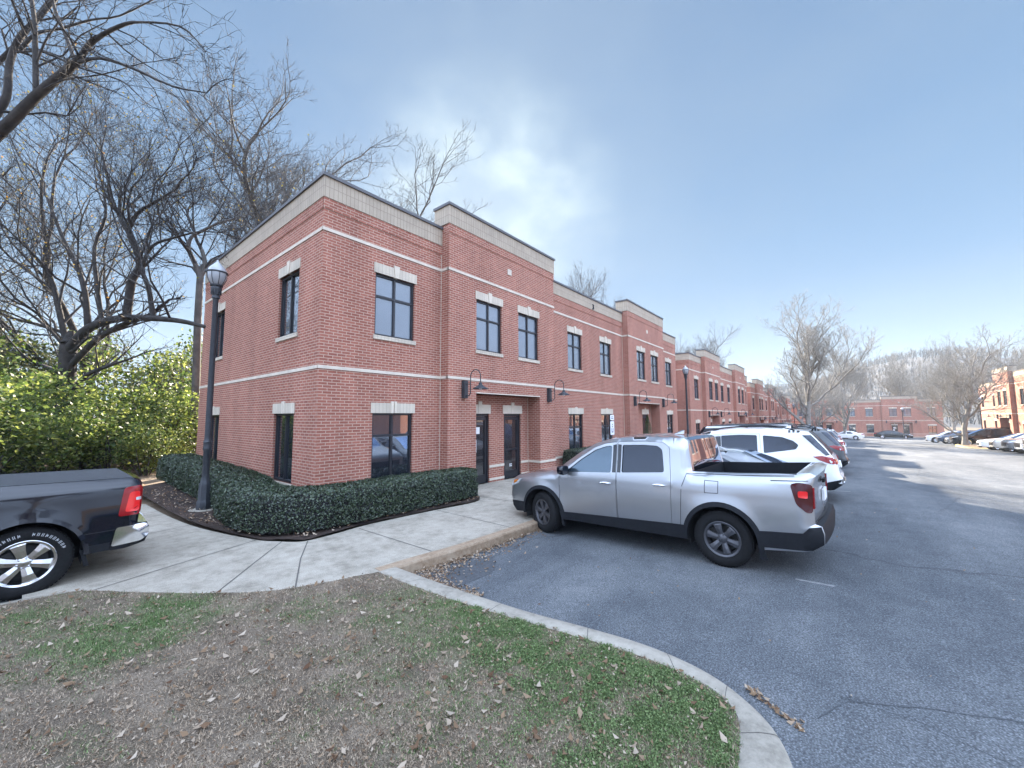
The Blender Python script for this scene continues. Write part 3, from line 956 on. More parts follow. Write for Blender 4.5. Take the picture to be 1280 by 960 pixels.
def make_vehicle(sp):
    c = Car(sp)
    root = thing(sp['name'], sp['label'], sp['cat'])
    pm = sp['paint']
    zs, Ra, R_ = sp['sill'], sp['Ra'], sp['R']
    bottom = []
    e = c.out[-1]
    b = c.out[0]
    for sw in (sp['sR'], sp['sF']):
        a0 = math.asin((zs - R_) / Ra)
        for t in range(19):
            a = a0 + (math.pi - 2 * a0) * t / 18
            bottom.append((sw + Ra * math.cos(a), R_ + Ra * math.sin(a)))
    full = list(c.out) + densify([e, bottom[0]], 0.08, False)[1:-1]
    arcs = densify([e, (bottom[0][0], zs)], 0.08, False)[1:-1] if e[0] > bottom[0][0] + .05 else []
    outer = list(c.out) + arcs + bottom[:19] + densify([bottom[18], bottom[19]], 0.08, False)[1:-1] + bottom[19:]
    doors = sp.get('doors', [])
    # ---- body
    m = MB()
    holes = [densify(round_poly(d, 0.03), 0.06) for d in doors]
    freewin = [densify(round_poly(w_, 0.035), 0.06) for w_, di in sp['windows'] if di is None]
    c.panel(m, outer, holes + freewin, 0.0)
    ts = [-1, -0.985, -0.9, -0.72, -0.45, -0.15, 0.15, 0.45, 0.72, 0.9, 0.985, 1]
    groups = {'p': m}
    rows = []
    run = 0
    n = len(c.out)
    for i, (s, z) in enumerate(c.out):
        p, q = c.out[max(0, i - 1)], c.out[min(n - 1, i + 1)]
        d = Vector((q[0] - p[0], q[1] - p[1])).normalized()
        nv = (-d.y, d.x)
        k0, k1 = c.cat[max(0, i - 1)], c.cat[min(len(c.cat) - 1, i)]
        cr_ = min(CROWN[k0], CROWN[k1]) if 'o' in (k0, k1) or 't' in (k0, k1) else (CROWN[k0] + CROWN[k1]) / 2
        if s > c.L * .6: cr_ *= .4
        ye = c.Wd(s, z) - c.r
        rows.append([(c.L / 2 - (s + nv[0] * cr_ * (1 - t * t)), -t * ye, z + nv[1] * cr_ * (1 - t * t)) for t in ts])
    for i, k in enumerate(c.cat):
        if k == 'o':
            continue
        for j in range(len(ts) - 1):
            kk = k
            if k == 'g' and not (2 <= j <= len(ts) - 4):
                kk = 'p'
            if k in ('n', 'r', 'w'): kk = 'p'
            if kk != 'p':
                if i == 0 or c.cat[i - 1] != k: run = i
                kk = (kk, run)
            g = groups.setdefault(kk, MB())
            g.quad([rows[i][j], rows[i + 1][j], rows[i + 1][j + 1], rows[i][j + 1]][::-1])
    body = m.build('body', pm, root, True, weld=0.002, angle=58)
    for k, nm, mt in (('g', 'windscreen', 'car_glass'), ('k', 'bumper_cover', 'black_plastic'), ('c', 'bumper', 'chrome'), ('t', 'tonneau_cover', 'tonneau_vinyl')):
        for q_, key in enumerate([x for x in groups if x[0] == k]):
            groups[key].build('rear_window' if k == 'g' and q_ else nm, 'rear_glass' if k == 'g' and q_ else mt, root, True, weld=0.002)
    # ---- doors with panes, windows
    panes = {}
    for di, d in enumerate(doors):
        dp = densify(round_poly(inset_poly(d, 0.006), 0.03), 0.06)
        wh = [densify(round_poly(w_, 0.035), 0.06) for w_, k in sp['windows'] if k == di]
        for sd in (1, -1):
            dm = MB()
            c.panel(dm, dp, wh, 0.0, sides=(sd,))
            # folded edge
            for i in range(len(dp)):
                a, b2 = c.P3(*dp[i], sd), c.P3(*dp[(i + 1) % len(dp)], sd)
                dm.quad([a, b2, (b2[0], b2[1] - sd * .03, b2[2]), (a[0], a[1] - sd * .03, a[2])])
            do = dm.build('door', pm, root, True, weld=0.002)
            if sp.get('handles', True):
                hm = MB()
                hs, hz = sp['hpos'][di]
                hp = [c.P3(hs + u * 0.20, hz + 0.012 * math.sin(u * 3.14), sd, o_) for u, o_ in ((0, 0.0), (0.1, 0.028), (0.5, 0.036), (0.9, 0.028), (1, 0.0))]
                hm.tube(hp, [0.010, 0.015, 0.017, 0.015, 0.010], 8)
                hm.build('handle', sp.get('handle_mat', pm), do, True)
            for w_ in wh:
                wm = MB()
                c.panel(wm, w_, (), -0.016, 0.1, (sd,))
                panes[(tuple(w_[0]), sd)] = wm.build('window', sp.get('front_glass', 'car_glass') if di == 0 else 'car_glass', do, True)
    for w_, di in sp['windows']:
        ring = densify(round_poly(w_, 0.035), 0.06)
        for sd in (1, -1):
            rimm = MB()
            for i in range(len(ring)):
                a, b2 = c.P3(*ring[i], sd, .002), c.P3(*ring[(i + 1) % len(ring)], sd, .002)
                rimm.quad([a, b2, (b2[0], b2[1] - sd * .03, b2[2]), (a[0], a[1] - sd * .03, a[2])])
            if di is None:
                wm = MB()
                c.panel(wm, ring, (), -0.016, 0.1, (sd,))
                panes[(tuple(ring[0]), sd)] = wm.build('window', 'car_glass', root, True)
            hold = panes[(tuple(ring[0]), sd)]
            rimm.build('window_seal', 'black_plastic', hold.parent)
    for args in sp.get('overlays', []):
        nm, poly, off, mt = args
        c.overlay(nm, poly, off, mt, root)
    for nm, poly, off, mt, rear, mir in sp.get('ends', []):
        c.end_overlay(nm, poly, off, mt, root, rear, mir)
    for ln in sp.get('seams', []):
        for sd in (1, -1):
            sm = MB()
            c.ribbon(sm, ln, sides=(sd,))
            sm.build('panel_gap', 'seam', root, weld=.004)
    # ---- arch trims
    if sp.get('arch_trim', True):
        for sw in (sp['sF'], sp['sR']):
            wd = sp.get('arch_w', 0.055)
            a0 = math.asin((zs - R_) / Ra)
            for sd in (1, -1):
                am = MB()
                ring = []
                for t in range(25):
                    a = a0 + (math.pi - 2 * a0) * t / 24
                    e_ = (math.cos(a), math.sin(a))
                    p = [c.P3(sw + (Ra - .004) * e_[0], R_ + (Ra - .004) * e_[1], sd, o_) for o_ in (-0.06, 0.016)]
                    p += [c.P3(sw + (Ra + wd) * e_[0], R_ + (Ra + wd) * e_[1], sd, o_) for o_ in (0.010, -0.004)]
                    ring.append(p)
                for r0, r1 in zip(ring, ring[1:]):
                    for k in range(3):
                        am.quad([r0[k], r1[k], r1[k + 1], r0[k + 1]])
                am.build('wheel_arch', sp.get('arch_mat', 'black_plastic'), root, True)
    # ---- liners and underbody
    um = MB()
    for sw in (sp['sF'], sp['sR']):
        for sd in (1, -1):
            ring = [(sw + (Ra + .005) * math.cos(a), R_ + (Ra + .005) * math.sin(a)) for a in np.linspace(-0.3, math.pi + 0.3, 16)]
            yo, yi = c.hw - 0.05, c.hw - 0.50
            for (s0, z0), (s1, z1) in zip(ring, ring[1:]):
                um.quad([(c.L / 2 - s0, sd * yo, z0), (c.L / 2 - s1, sd * yo, z1), (c.L / 2 - s1, sd * yi, z1), (c.L / 2 - s0, sd * yi, z0)])
            um.quad([(c.L / 2 - s_, sd * yi, z_) for s_, z_ in ring])
    a1, a2 = c.L / 2 - (sp['sF'] + Ra + .02), c.L / 2 - (sp['sR'] - Ra - .02)
    um.box(a2, a1, -c.hw + .07, c.hw - .07, zs + .01, zs + .14)
    um.box(c.L / 2 - (sp['sR'] + Ra + .3), c.L / 2 - (sp['sF'] - Ra - .1), -c.hw + .48, c.hw - .48, zs - 0.02, zs + .35)
    um.box(-c.L / 2 + 0.22, c.L / 2 - (sp['sR'] + Ra + .02), -c.hw + .22, c.hw - .22, zs + .06, zs + .25)
    um.box(c.L / 2 - (sp['sF'] - Ra - .02), c.L / 2 - .2, -c.hw + .28, c.hw - .28, zs + .03, zs + .2)
    for sw in (sp['sF'], sp['sR']):
        um.tube([(c.L / 2 - sw, -c.hw + .2, R_), (c.L / 2 - sw, c.hw - .2, R_)], 0.05, 8)
    um.build('underbody', 'under_dark', root)
    # ---- wheels
    t, rm, dk = wheel_mesh(R_, sp['Rr'], sp['tw'], sp['style'], sp['rim'])
    first = None
    for sw, steer in ((sp['sF'], sp.get('steer', 0)), (sp['sR'], 0)):
        for sd in (1, -1):
            if first is None:
                o = t.build('wheel', 'tyre_rubber', root, True, angle=50)
                r_ = rm.build('rim', sp['rim'], o, True, angle=30)
                dk.build('brake_disc', 'disc_steel', o, True)
                first = o
            else:
                o = copy_tree(first, root)
            o.location = (c.L / 2 - sw, sd * (c.hw - sp['tw'] / 2 - 0.015), R_)
            o.rotation_euler = (0, 0, (0 if sd > 0 else math.pi) + steer)
    # ---- pickup bed
    if 'bed' in sp:
        s0, s1, zf = sp['bed']
        bm = MB()
        rail = [(s, z) for (s, z), k in zip(c.out, c.cat) if k in ('o', 't')]
        rail.append(next((c.out[i + 1] for i in range(len(c.cat)) if c.cat[i] in ('o', 't') and c.cat[i + 1] not in ('o', 't'))))
        for sd in (1, -1):
            for (sa, za), (sb, zb_) in zip(rail, rail[1:]):
                ya, yb = c.Wd(sa, za) - c.r, c.Wd(sb, zb_) - c.r
                yi = c.hw - 0.17
                bm.quad([(c.L / 2 - sa, sd * ya, za + .004), (c.L / 2 - sb, sd * yb, zb_ + .004), (c.L / 2 - sb, sd * yi, zb_ + .004), (c.L / 2 - sa, sd * yi, za + .004)])
                bm.quad([(c.L / 2 - sa, sd * yi, za), (c.L / 2 - sb, sd * yi, zb_), (c.L / 2 - sb, sd * yi, zf), (c.L / 2 - sa, sd * yi, zf)])
        yi = c.hw - 0.17
        sA, sB = rail[0][0], rail[-1][0]
        bm.quad([(c.L / 2 - sA, -yi, zf), (c.L / 2 - sB, -yi, zf), (c.L / 2 - sB, yi, zf), (c.L / 2 - sA, yi, zf)])
        for s_, z_ in (rail[0], rail[-1]):
            bm.quad([(c.L / 2 - s_, -yi, zf), (c.L / 2 - s_, yi, zf), (c.L / 2 - s_, yi, z_), (c.L / 2 - s_, -yi, z_)])
        bm.build('bed_liner', 'black_plastic', root)
    # ---- mirrors
    ms, mz = sp['mirror']
    for sd in (1, -1):
        mm = MB()
        y0 = c.y(ms, mz)
        cx, cy = c.L / 2 - ms, sd * (y0 + 0.15)
        k = len(mm.v)
        for (px_, sc_) in ((0.11, 0.55), (0.085, 0.9), (0.02, 1.0), (-0.05, 1.0), (-0.07, 0.9)):
            mm.v += [(cx + px_ * .8, cy + sc_ * 0.11 * np.sign(math.cos(a)) * abs(math.cos(a)) ** .6, mz + 0.06 + sc_ * 0.085 * np.sign(math.sin(a)) * abs(math.sin(a)) ** .6) for a in np.linspace(0, 2 * math.pi, 12, endpoint=False)]
        for q in range(4):
            for t_ in range(12):
                a, b2 = k + q * 12 + t_, k + q * 12 + (t_ + 1) % 12
                mm.f.append((a, b2, b2 + 12, a + 12)); mm.uv.append(None)
        mm.f.append(tuple(k + t_ for t_ in range(12))); mm.uv.append(None)
        mm.f.append(tuple(k + 48 + t_ for t_ in range(12))); mm.uv.append(None)
        mm.tube([(cx + .01, sd * (y0 - 0.02), mz), (cx + .01, sd * (y0 + 0.08), mz + 0.02)], 0.03, 6)
        mm.build('mirror', sp.get('mirror_mat', pm), root, True)
    if sp.get('rails'):
        for sd in (1, -1):
            rmn = MB()
            s0, s1 = sp['rails']
            pts = []
            for u in np.linspace(0, 1, 9):
                s = s0 + (s1 - s0) * u
                zt = np.interp(s, c.P[:, 0], c.P[:, 1])
                pts.append((c.L / 2 - s, sd * (c.Wd(s, zt) - c.r - 0.03), zt + (0.055 if 0 < u < 1 else 0.0)))
            rmn.tube(pts, 0.018, 6)
            rmn.build('roof_rail', 'black_plastic', root, True)
    if sp.get('fin'):
        fm = MB()
        s = sp['fin']
        zt = np.interp(s, c.P[:, 0], c.P[:, 1]) + .025
        x = c.L / 2 - s
        for sd in (1, -1):
            fm.quad([(x + .12, 0, zt), (x - .06, sd * .03, zt), (x - .07, 0, zt + .065), (x - .02, 0, zt + .07)])
        fm.quad([(x - .06, -.03, zt), (x - .06, .03, zt), (x - .07, 0, zt + .065)])
        fm.build('antenna', pm, root, True)
    for f in sp.get('extra', []):
        f(c, root)
    return root

def text_ring(c, root):
    """raised white lettering marks round the rear tyre are kept as short blocks"""
GRP_L = 'cars parked along the left kerb'
GRP_R = 'cars parked along the right side of the lot'

silver_spec = dict(
    name='pickup_truck', cat='pickup truck', label='silver crew-cab pickup with an open black bed, nearest of the left row', paint='silver_paint',
    L=5.31, hw=0.985, zb=1.22, tum=0.30, r=0.085, sill=0.33, sF=0.97, sR=4.15, R=0.382, Ra=0.46, Rr=0.245, tw=0.245, style='six', rim='alloy_dark', steer=R(-16),
    front_glass='light_car_glass', handle_mat='chrome', mirror_mat='black_paint', ft=0.16, front_taper=1.0, arch_w=.06,
    outline=[(.17, .29, 'k'), (.05, .38, 'k'), (0, .52, 'n'), (0, .72, 'n'), (.035, .88, 'n'), (.11, .985, 'p'), (.24, 1.04, 'p'), (.6, 1.10, 'p'), (1.0, 1.15, 'p'), (1.26, 1.19, 'g'),
             (1.46, 1.335, 'g'), (1.78, 1.545, 'g'), (2.08, 1.695, 'p'), (2.28, 1.755, 'p'), (2.62, 1.80, 'p'), (3.02, 1.81, 'p'), (3.4, 1.80, 'p'), (3.66, 1.785, 'g'), (3.71, 1.745, 'g'), (3.78, 1.29, 'o'),
             (4.4, 1.30, 'o'), (5.08, 1.325, 'r'), (5.22, 1.335, 'r'), (5.28, 1.30, 'r'), (5.245, 1.20, 'r'), (5.225, .80, 'r'), (5.225, .71, 'k'), (5.29, .685, 'k'), (5.31, .60, 'k'), (5.30, .47, 'k'), (5.18, .38, 'k')],
    doors=[[(1.40, .40), (1.385, 1.06), (1.43, 1.175), (1.78, 1.435), (2.12, 1.64), (2.34, 1.71), (2.56, 1.735), (2.56, .42)],
           [(2.57, .42), (2.57, 1.737), (3.05, 1.745), (3.36, 1.73), (3.46, 1.65), (3.49, 1.15), (3.47, .46)]],
    hpos=[(2.26, 1.035), (3.20, 1.065)],
    windows=[([(1.53, 1.185), (1.84, 1.415), (2.14, 1.593), (2.34, 1.655), (2.46, 1.67), (2.46, 1.215)], 0),
             ([(2.66, 1.225), (2.66, 1.68), (3.04, 1.685), (3.27, 1.67), (3.345, 1.61), (3.38, 1.265)], 1)],
    overlays=[('sill_trim', [(1.43, .32), (1.40, .455), (3.68, .52), (3.68, .32)], .012, 'black_plastic'),
              ('pillar_trim', [(2.485, 1.22), (2.485, 1.68), (2.55, 1.69), (2.55, 1.222)], .003, 'black_paint'),
              ('pillar_trim', [(2.58, 1.225), (2.58, 1.69), (2.64, 1.685), (2.64, 1.225)], .003, 'black_paint'),
              ('bumper_cover', [(4.65, .37), (4.62, .575), (5.10, .60), (5.17, .675), (5.285, .685), (5.303, .60), (5.295, .475), (5.18, .392)], .014, 'black_plastic'),
              ('tail_lamp', round_poly([(5.01, 1.20), (5.10, 1.225), (5.24, 1.20), (5.222, .86), (5.17, .85), (5.06, .95)], .04), .012, 'tail_dark'),
              ('tail_lamp', round_poly([(5.09, 1.12), (5.19, 1.12), (5.185, 1.03), (5.085, 1.04)], .02), .017, 'tail_bright'),
              ('head_lamp', [(.10, .93), (.42, .995), (.30, .89), (.07, .81)], .008, 'lens_clear'),
              ('side_marker', [(.16, .94), (.33, .975), (.25, .91), (.14, .87)], .012, 'lens_amber'),
              ('bumper_cover', [(.09, .42), (.08, .52), (.49, .54), (.51, .35), (.20, .32)], .010, 'black_plastic'),
              ('mud_flap', [(1.415, .20), (1.40, .42), (1.44, .42), (1.47, .20)], -.01, 'black_plastic'),
              ('mud_flap', [(4.61, .20), (4.59, .48), (4.63, .48), (4.69, .20)], -.01, 'black_plastic')],
    seams=[[(3.97, 1.01), (4.15, 1.015), (4.16, 1.18), (3.98, 1.185), (3.97, 1.01)], [(3.60, .50), (3.64, 1.05), (3.72, 1.26)], [(3.72, 1.27), (4.4, 1.275), (5.06, 1.30)],
           [(4.80, 1.235), (5.2, 1.245)]],
    ends=[('tail_lamp', [(.80, 1.16), (.86, 1.16), (.86, .90), (.80, .90)], .010, 'tail_red', True, True),
          ('plate', [(-.16, .90), (.16, .90), (.16, 1.05), (-.16, 1.05)], .006, 'white_paper', True, False),
          ('tailgate_seam', [(-.80, .732), (.80, .732), (.80, .742), (-.80, .742)], .002, 'seam', True, False),
          ('tailgate_handle', [(-.12, 1.14), (.12, 1.14), (.12, 1.19), (-.12, 1.19)], .010, 'black_plastic', True, False),
          ('grille', [(-.62, .64), (.62, .64), (.66, .84), (-.66, .84)], .008, 'grille_dark', False, False)],
    mirror=(1.58, 1.17), bed=(3.8, 5.1, 0.80), fin=3.35)
silver = make_vehicle(silver_spec)
VS = 1.075          # the vehicles' size in this scene's metres
def park(o, x, y, rz, label, group=None, scale=1.0, z=None):
    """stand a vehicle on the tilted lot"""
    o['label'] = label
    if group: o['group'] = group
    elif 'group' in o: del o['group']
    f_, l_ = Vector((math.cos(rz), math.sin(rz))), Vector((-math.sin(rz), math.cos(rz)))
    h = lambda v: lot(x + v.x, y + v.y)
    pitch = -math.atan((h(f_ * 1.6) - h(f_ * -1.6)) / 3.2)
    roll = math.atan((h(l_ * .8) - h(l_ * -.8)) / 1.6)
    o.location = (x, y, (h(f_ * 1.6) + h(f_ * -1.6)) / 2 if z is None else z)
    o.rotation_euler = (0, 0, rz) if z is not None else (roll, pitch, rz)
    o.scale = (VS * scale,) * 3
    return o
park(silver, 3.68, -5.93, R(87), silver['label'], GRP_L, .978)

black_spec = dict(
    name='pickup_truck', cat='pickup truck', label='glossy black pickup with a covered bed and chrome bumper at the left edge', paint='black_paint',
    L=5.90, hw=1.03, zb=1.27, tum=0.26, r=0.07, sill=0.40, sF=0.98, sR=4.75, R=0.418, Ra=0.50, Rr=0.275, tw=0.275, style='wide', rim='alloy_bright', rt=0.04, ft=.10,
    handle_mat='chrome', mirror_mat='black_paint', arch_w=0.045, arch_mat='black_paint',
    outline=[(.1, .38, 'k'), (0, .5, 'c'), (0, .72, 'n'), (0, .98, 'n'), (.05, 1.12, 'p'), (.2, 1.18, 'p'), (.9, 1.25, 'p'), (1.42, 1.29, 'g'), (1.85, 1.62, 'g'), (2.15, 1.83, 'p'), (2.4, 1.92, 'p'), (2.9, 1.95, 'p'),
             (3.5, 1.93, 'p'), (3.86, 1.88, 'g'), (3.92, 1.83, 'g'), (4.03, 1.375, 't'), (5.70, 1.335, 'r'), (5.77, 1.31, 'r'), (5.795, 1.25, 'r'), (5.79, .95, 'r'), (5.77, .74, 'r'), (5.77, .70, 'c'), (5.87, .69, 'c'), (5.90, .62, 'c'), (5.895, .50, 'k'), (5.86, .42, 'k'), (5.7, .39, 'k')],
    doors=[[(1.55, .50), (1.52, 1.2), (1.58, 1.29), (1.92, 1.56), (2.2, 1.76), (2.45, 1.85), (2.72, 1.875), (2.72, .50)],
           [(2.73, .50), (2.73, 1.875), (3.3, 1.865), (3.6, 1.82), (3.70, 1.7), (3.72, 1.2), (3.72, .50)]],
    hpos=[(2.42, 1.13), (3.42, 1.13)],
    windows=[([(1.70, 1.30), (1.98, 1.53), (2.25, 1.71), (2.45, 1.785), (2.63, 1.80), (2.63, 1.29)], 0), ([(2.83, 1.29), (2.83, 1.80), (3.3, 1.795), (3.52, 1.755), (3.60, 1.65), (3.62, 1.29)], 1)],
    overlays=[('tail_lamp', round_poly([(5.60, 1.215), (5.79, 1.235), (5.782, .83), (5.55, .83)], .035), .012, 'tail_red'),
              ('tail_lamp', round_poly([(5.66, 1.15), (5.77, 1.155), (5.77, .88), (5.615, .88)], .035), .018, 'tail_bright'),
              ('reverse_lamp', round_poly([(5.725, 1.07), (5.785, 1.07), (5.785, 1.03), (5.725, 1.03)], .008), .022, 'lens_clear'),
              ('bumper', round_poly([(5.50, .44), (5.54, .685), (5.86, .69), (5.895, .62), (5.89, .52), (5.80, .455)], .03), .022, 'chrome'),
              ('bumper_step', [(5.50, .39), (5.49, .455), (5.80, .455), (5.87, .50), (5.86, .42), (5.70, .385)], .014, 'black_plastic'),
              ('sill_trim', [(5.27, .40), (5.27, .50), (5.49, .50), (5.49, .40)], .010, 'black_plastic'),
              ('head_lamp', [(.02, 1.06), (.36, 1.10), (.32, .92), (.02, .90)], .010, 'lens_clear'),
              ('mud_flap', [(5.26, .24), (5.21, .46), (5.25, .46), (5.31, .24)], -.02, 'black_plastic')],
    ends=[('grille', [(-.66, .76), (.66, .76), (.66, 1.05), (-.66, 1.05)], .010, 'grille_dark', False, False),
          ('head_lamp', [(.68, .92), (.88, .92), (.88, 1.06), (.68, 1.06)], .010, 'lens_clear', False, True),
          ('tail_lamp', [(.84, 1.20), (.92, 1.20), (.92, .85), (.84, .85)], .010, 'tail_red', True, True),
          ('plate', [(-.16, .52), (.16, .52), (.16, .66), (-.16, .66)], .006, 'white_paper', True, False)],
    seams=[[(5.22, .66), (5.53, .66)], [(3.96, .45), (3.97, 1.36)]],
    mirror=(1.75, 1.33), bed=(4.03, 5.7, 0.9))
def letters(c, root):
    """white letter blocks on the tyre wall"""
    for w_ in [o for o in root.children if o.name.startswith('wheel') and not o.name.startswith('wheel_arch')]:
        m = MB()
        for k in range(22):
            if k in (10, 11):
                continue
            a = math.pi * (0.12 + 0.76 * k / 21)
            r0 = 0.345
            e, q = Vector((math.cos(a), 0, math.sin(a))), Vector((-math.sin(a), 0, math.cos(a)))
            for dq, hh in (((-0.007, .018), (0.007, .018)) if k % 3 else ((-0.007, .018), (0.0, .006), (0.007, .012))):
                m.obox(e * (r0) + q * dq + Vector((0, 0.1372, 0)), e * hh, q * 0.003, (0, 0.002, 0))
        m.build('tyre_lettering', 'tyre_letter', w_)
black_spec['extra'] = [letters]
black = make_vehicle(black_spec)
black.scale = (1.02,) * 3
place(black, (-4.06 - (4.64 - 2.95) * 1.02, -0.95 + 1.03, -0.05), R(0), black['label'])
black.rotation_euler = (0, 0, R(180))
black.location = (-3.96 - (4.75 - 2.95) * 1.02, 0.12, -0.05)

suv_spec = dict(
    name='sport_utility_car', cat='suv', label='large white sport utility car with dark windows, second beyond the silver pickup', paint='white_paint',
    L=5.0, hw=0.985, zb=1.10, tum=0.30, r=0.10, sill=0.29, sF=0.95, sR=3.85, R=0.375, Ra=0.43, Rr=0.25, tw=0.245, style='ten', rim='alloy_bright', fin=4.0, rails=(2.35, 4.2), handle_mat='chrome',
    outline=[(.14, .28, 'k'), (0.02, .42, 'n'), (0, .68, 'n'), (.04, .88, 'n'), (.16, .98, 'p'), (.7, 1.07, 'p'), (1.16, 1.13, 'g'), (1.75, 1.47, 'g'), (2.05, 1.63, 'p'), (2.35, 1.70, 'p'), (2.9, 1.75, 'p'), (3.6, 1.74, 'p'),
             (4.25, 1.68, 'p'), (4.45, 1.64, 'g'), (4.52, 1.57, 'g'), (4.72, 1.30, 'g'), (4.84, 1.10, 'r'), (4.90, 1.0, 'r'), (4.94, .88, 'r'), (4.95, .68, 'r'), (5.0, .60, 'k'), (4.98, .45, 'k'), (4.82, .32, 'k')],
    doors=[[(1.40, .40), (1.38, 1.0), (1.44, 1.11), (1.85, 1.37), (2.18, 1.555), (2.38, 1.61), (2.50, 1.625), (2.50, .40)], [(2.51, .40), (2.51, 1.625), (3.0, 1.655), (3.46, 1.64), (3.48, .92), (3.38, .70), (3.34, .40)]],
    hpos=[(2.22, .98), (3.18, 1.0)],
    windows=[([(1.55, 1.12), (1.9, 1.34), (2.2, 1.505), (2.36, 1.55), (2.43, 1.56), (2.43, 1.11)], 0), ([(2.58, 1.11), (2.58, 1.58), (3.0, 1.60), (3.40, 1.585), (3.40, 1.13)], 1),
             ([(3.53, 1.14), (3.53, 1.58), (3.92, 1.535), (4.15, 1.44), (4.25, 1.34), (4.19, 1.24)], None)],
    overlays=[('rear_quarter_glass', [(4.33, 1.575), (4.50, 1.575), (4.55, 1.51), (4.73, 1.26), (4.815, 1.12), (4.74, 1.115), (4.58, 1.28)], .012, 'car_glass'),
              ('pillar_trim', [(2.44, 1.12), (2.44, 1.56), (2.57, 1.57), (2.57, 1.12)], .002, 'black_paint'),
              ('tail_lamp', [(4.50, 1.08), (4.66, 1.10), (4.86, 1.06), (4.935, .90), (4.78, .93), (4.62, 1.0)], .010, 'tail_red'),
              ('reverse_lamp', [(4.80, .985), (4.90, .97), (4.93, .91), (4.82, .935)], .014, 'lens_clear'),
              ('sill_trim', [(1.39, .28), (1.39, .40), (3.42, .40), (3.42, .28)], .008, 'black_plastic'),
              ('bumper_cover', [(4.30, .31), (4.29, .44), (4.70, .50), (4.99, .58), (4.98, .45), (4.82, .33)], .010, 'black_plastic'),
              ('head_lamp', [(.03, .86), (.34, .95), (.40, .90), (.02, .76)], .008, 'lens_clear')],
    ends=[('grille', [(-.60, .52), (.60, .52), (.64, .80), (-.64, .80)], .008, 'grille_dark', False, False), ('head_lamp', [(.66, .76), (.84, .78), (.84, .86), (.64, .85)], .008, 'lens_clear', False, True),
          ('tail_lamp', [(.62, 1.0), (.84, 1.03), (.86, .92), (.66, .92)], .008, 'tail_red', True, True), ('plate', [(-.16, .78), (.16, .78), (.16, .92), (-.16, .92)], .008, 'white_paper', True, False),
          ('skid_plate', [(-.60, .40), (.60, .40), (.55, .50), (-.55, .50)], .014, 'chrome', True, False)],
    mirror=(1.62, 1.13))
suv = make_vehicle(suv_spec)

sedan_spec = dict(
    name='sedan', cat='sedan', label='grey sedan tucked between the silver pickup and the white sport utility car', paint='grey_paint',
    L=4.8, hw=0.91, zb=0.96, tum=0.42, r=0.10, sill=0.24, sF=0.92, sR=3.70, R=0.33, Ra=0.375, Rr=0.225, tw=0.22, style='ten', rim='alloy_bright', arch_trim=False,
    outline=[(.12, .24, 'k'), (.02, .34, 'n'), (0, .56, 'n'), (.06, .72, 'n'), (.18, .78, 'p'), (.6, .88, 'p'), (1.22, .97, 'g'), (1.75, 1.22, 'g'), (2.12, 1.365, 'p'), (2.4, 1.42, 'p'), (2.8, 1.44, 'p'), (3.2, 1.415, 'p'),
             (3.42, 1.375, 'g'), (3.85, 1.20, 'g'), (4.18, 1.06, 'p'), (4.5, 1.04, 'p'), (4.68, 1.02, 'r'), (4.75, .95, 'r'), (4.77, .72, 'r'), (4.80, .60, 'r'), (4.79, .42, 'k'), (4.65, .29, 'k')],
    doors=[[(1.38, .33), (1.36, .88), (1.44, .955), (1.85, 1.16), (2.18, 1.30), (2.5, 1.35), (2.5, .33)], [(2.51, .33), (2.51, 1.35), (2.85, 1.36), (3.15, 1.33), (3.42, 1.20), (3.46, .90), (3.36, .70), (3.25, .33)]],
    hpos=[(2.22, .85), (3.10, .87)],
    windows=[([(1.56, .97), (1.9, 1.135), (2.2, 1.255), (2.43, 1.295), (2.43, .96)], 0), ([(2.58, .96), (2.58, 1.30), (2.85, 1.31), (3.08, 1.28), (3.34, 1.14), (3.36, .97)], 1)],
    overlays=[('tail_lamp', [(4.40, .95), (4.74, .97), (4.76, .80), (4.48, .84)], .008, 'tail_red'), ('head_lamp', [(.05, .69), (.42, .80), (.46, .75), (.03, .60)], .008, 'lens_clear'),
              ('sill_trim', [(1.34, .235), (1.34, .29), (3.28, .29), (3.28, .235)], .006, 'black_plastic')],
    ends=[('grille', [(-.5, .36), (.5, .36), (.55, .58), (-.55, .58)], .008, 'grille_dark', False, False), ('head_lamp', [(.52, .60), (.74, .62), (.74, .70), (.52, .68)], .008, 'lens_clear', False, True),
          ('tail_lamp', [(.45, .82), (.76, .82), (.76, .94), (.45, .92)], .008, 'tail_red', True, True), ('plate', [(-.16, .74), (.16, .74), (.16, .88), (-.16, .88)], .008, 'white_paper', True, False)],
    mirror=(1.62, .97))
sedan = make_vehicle(sedan_spec)

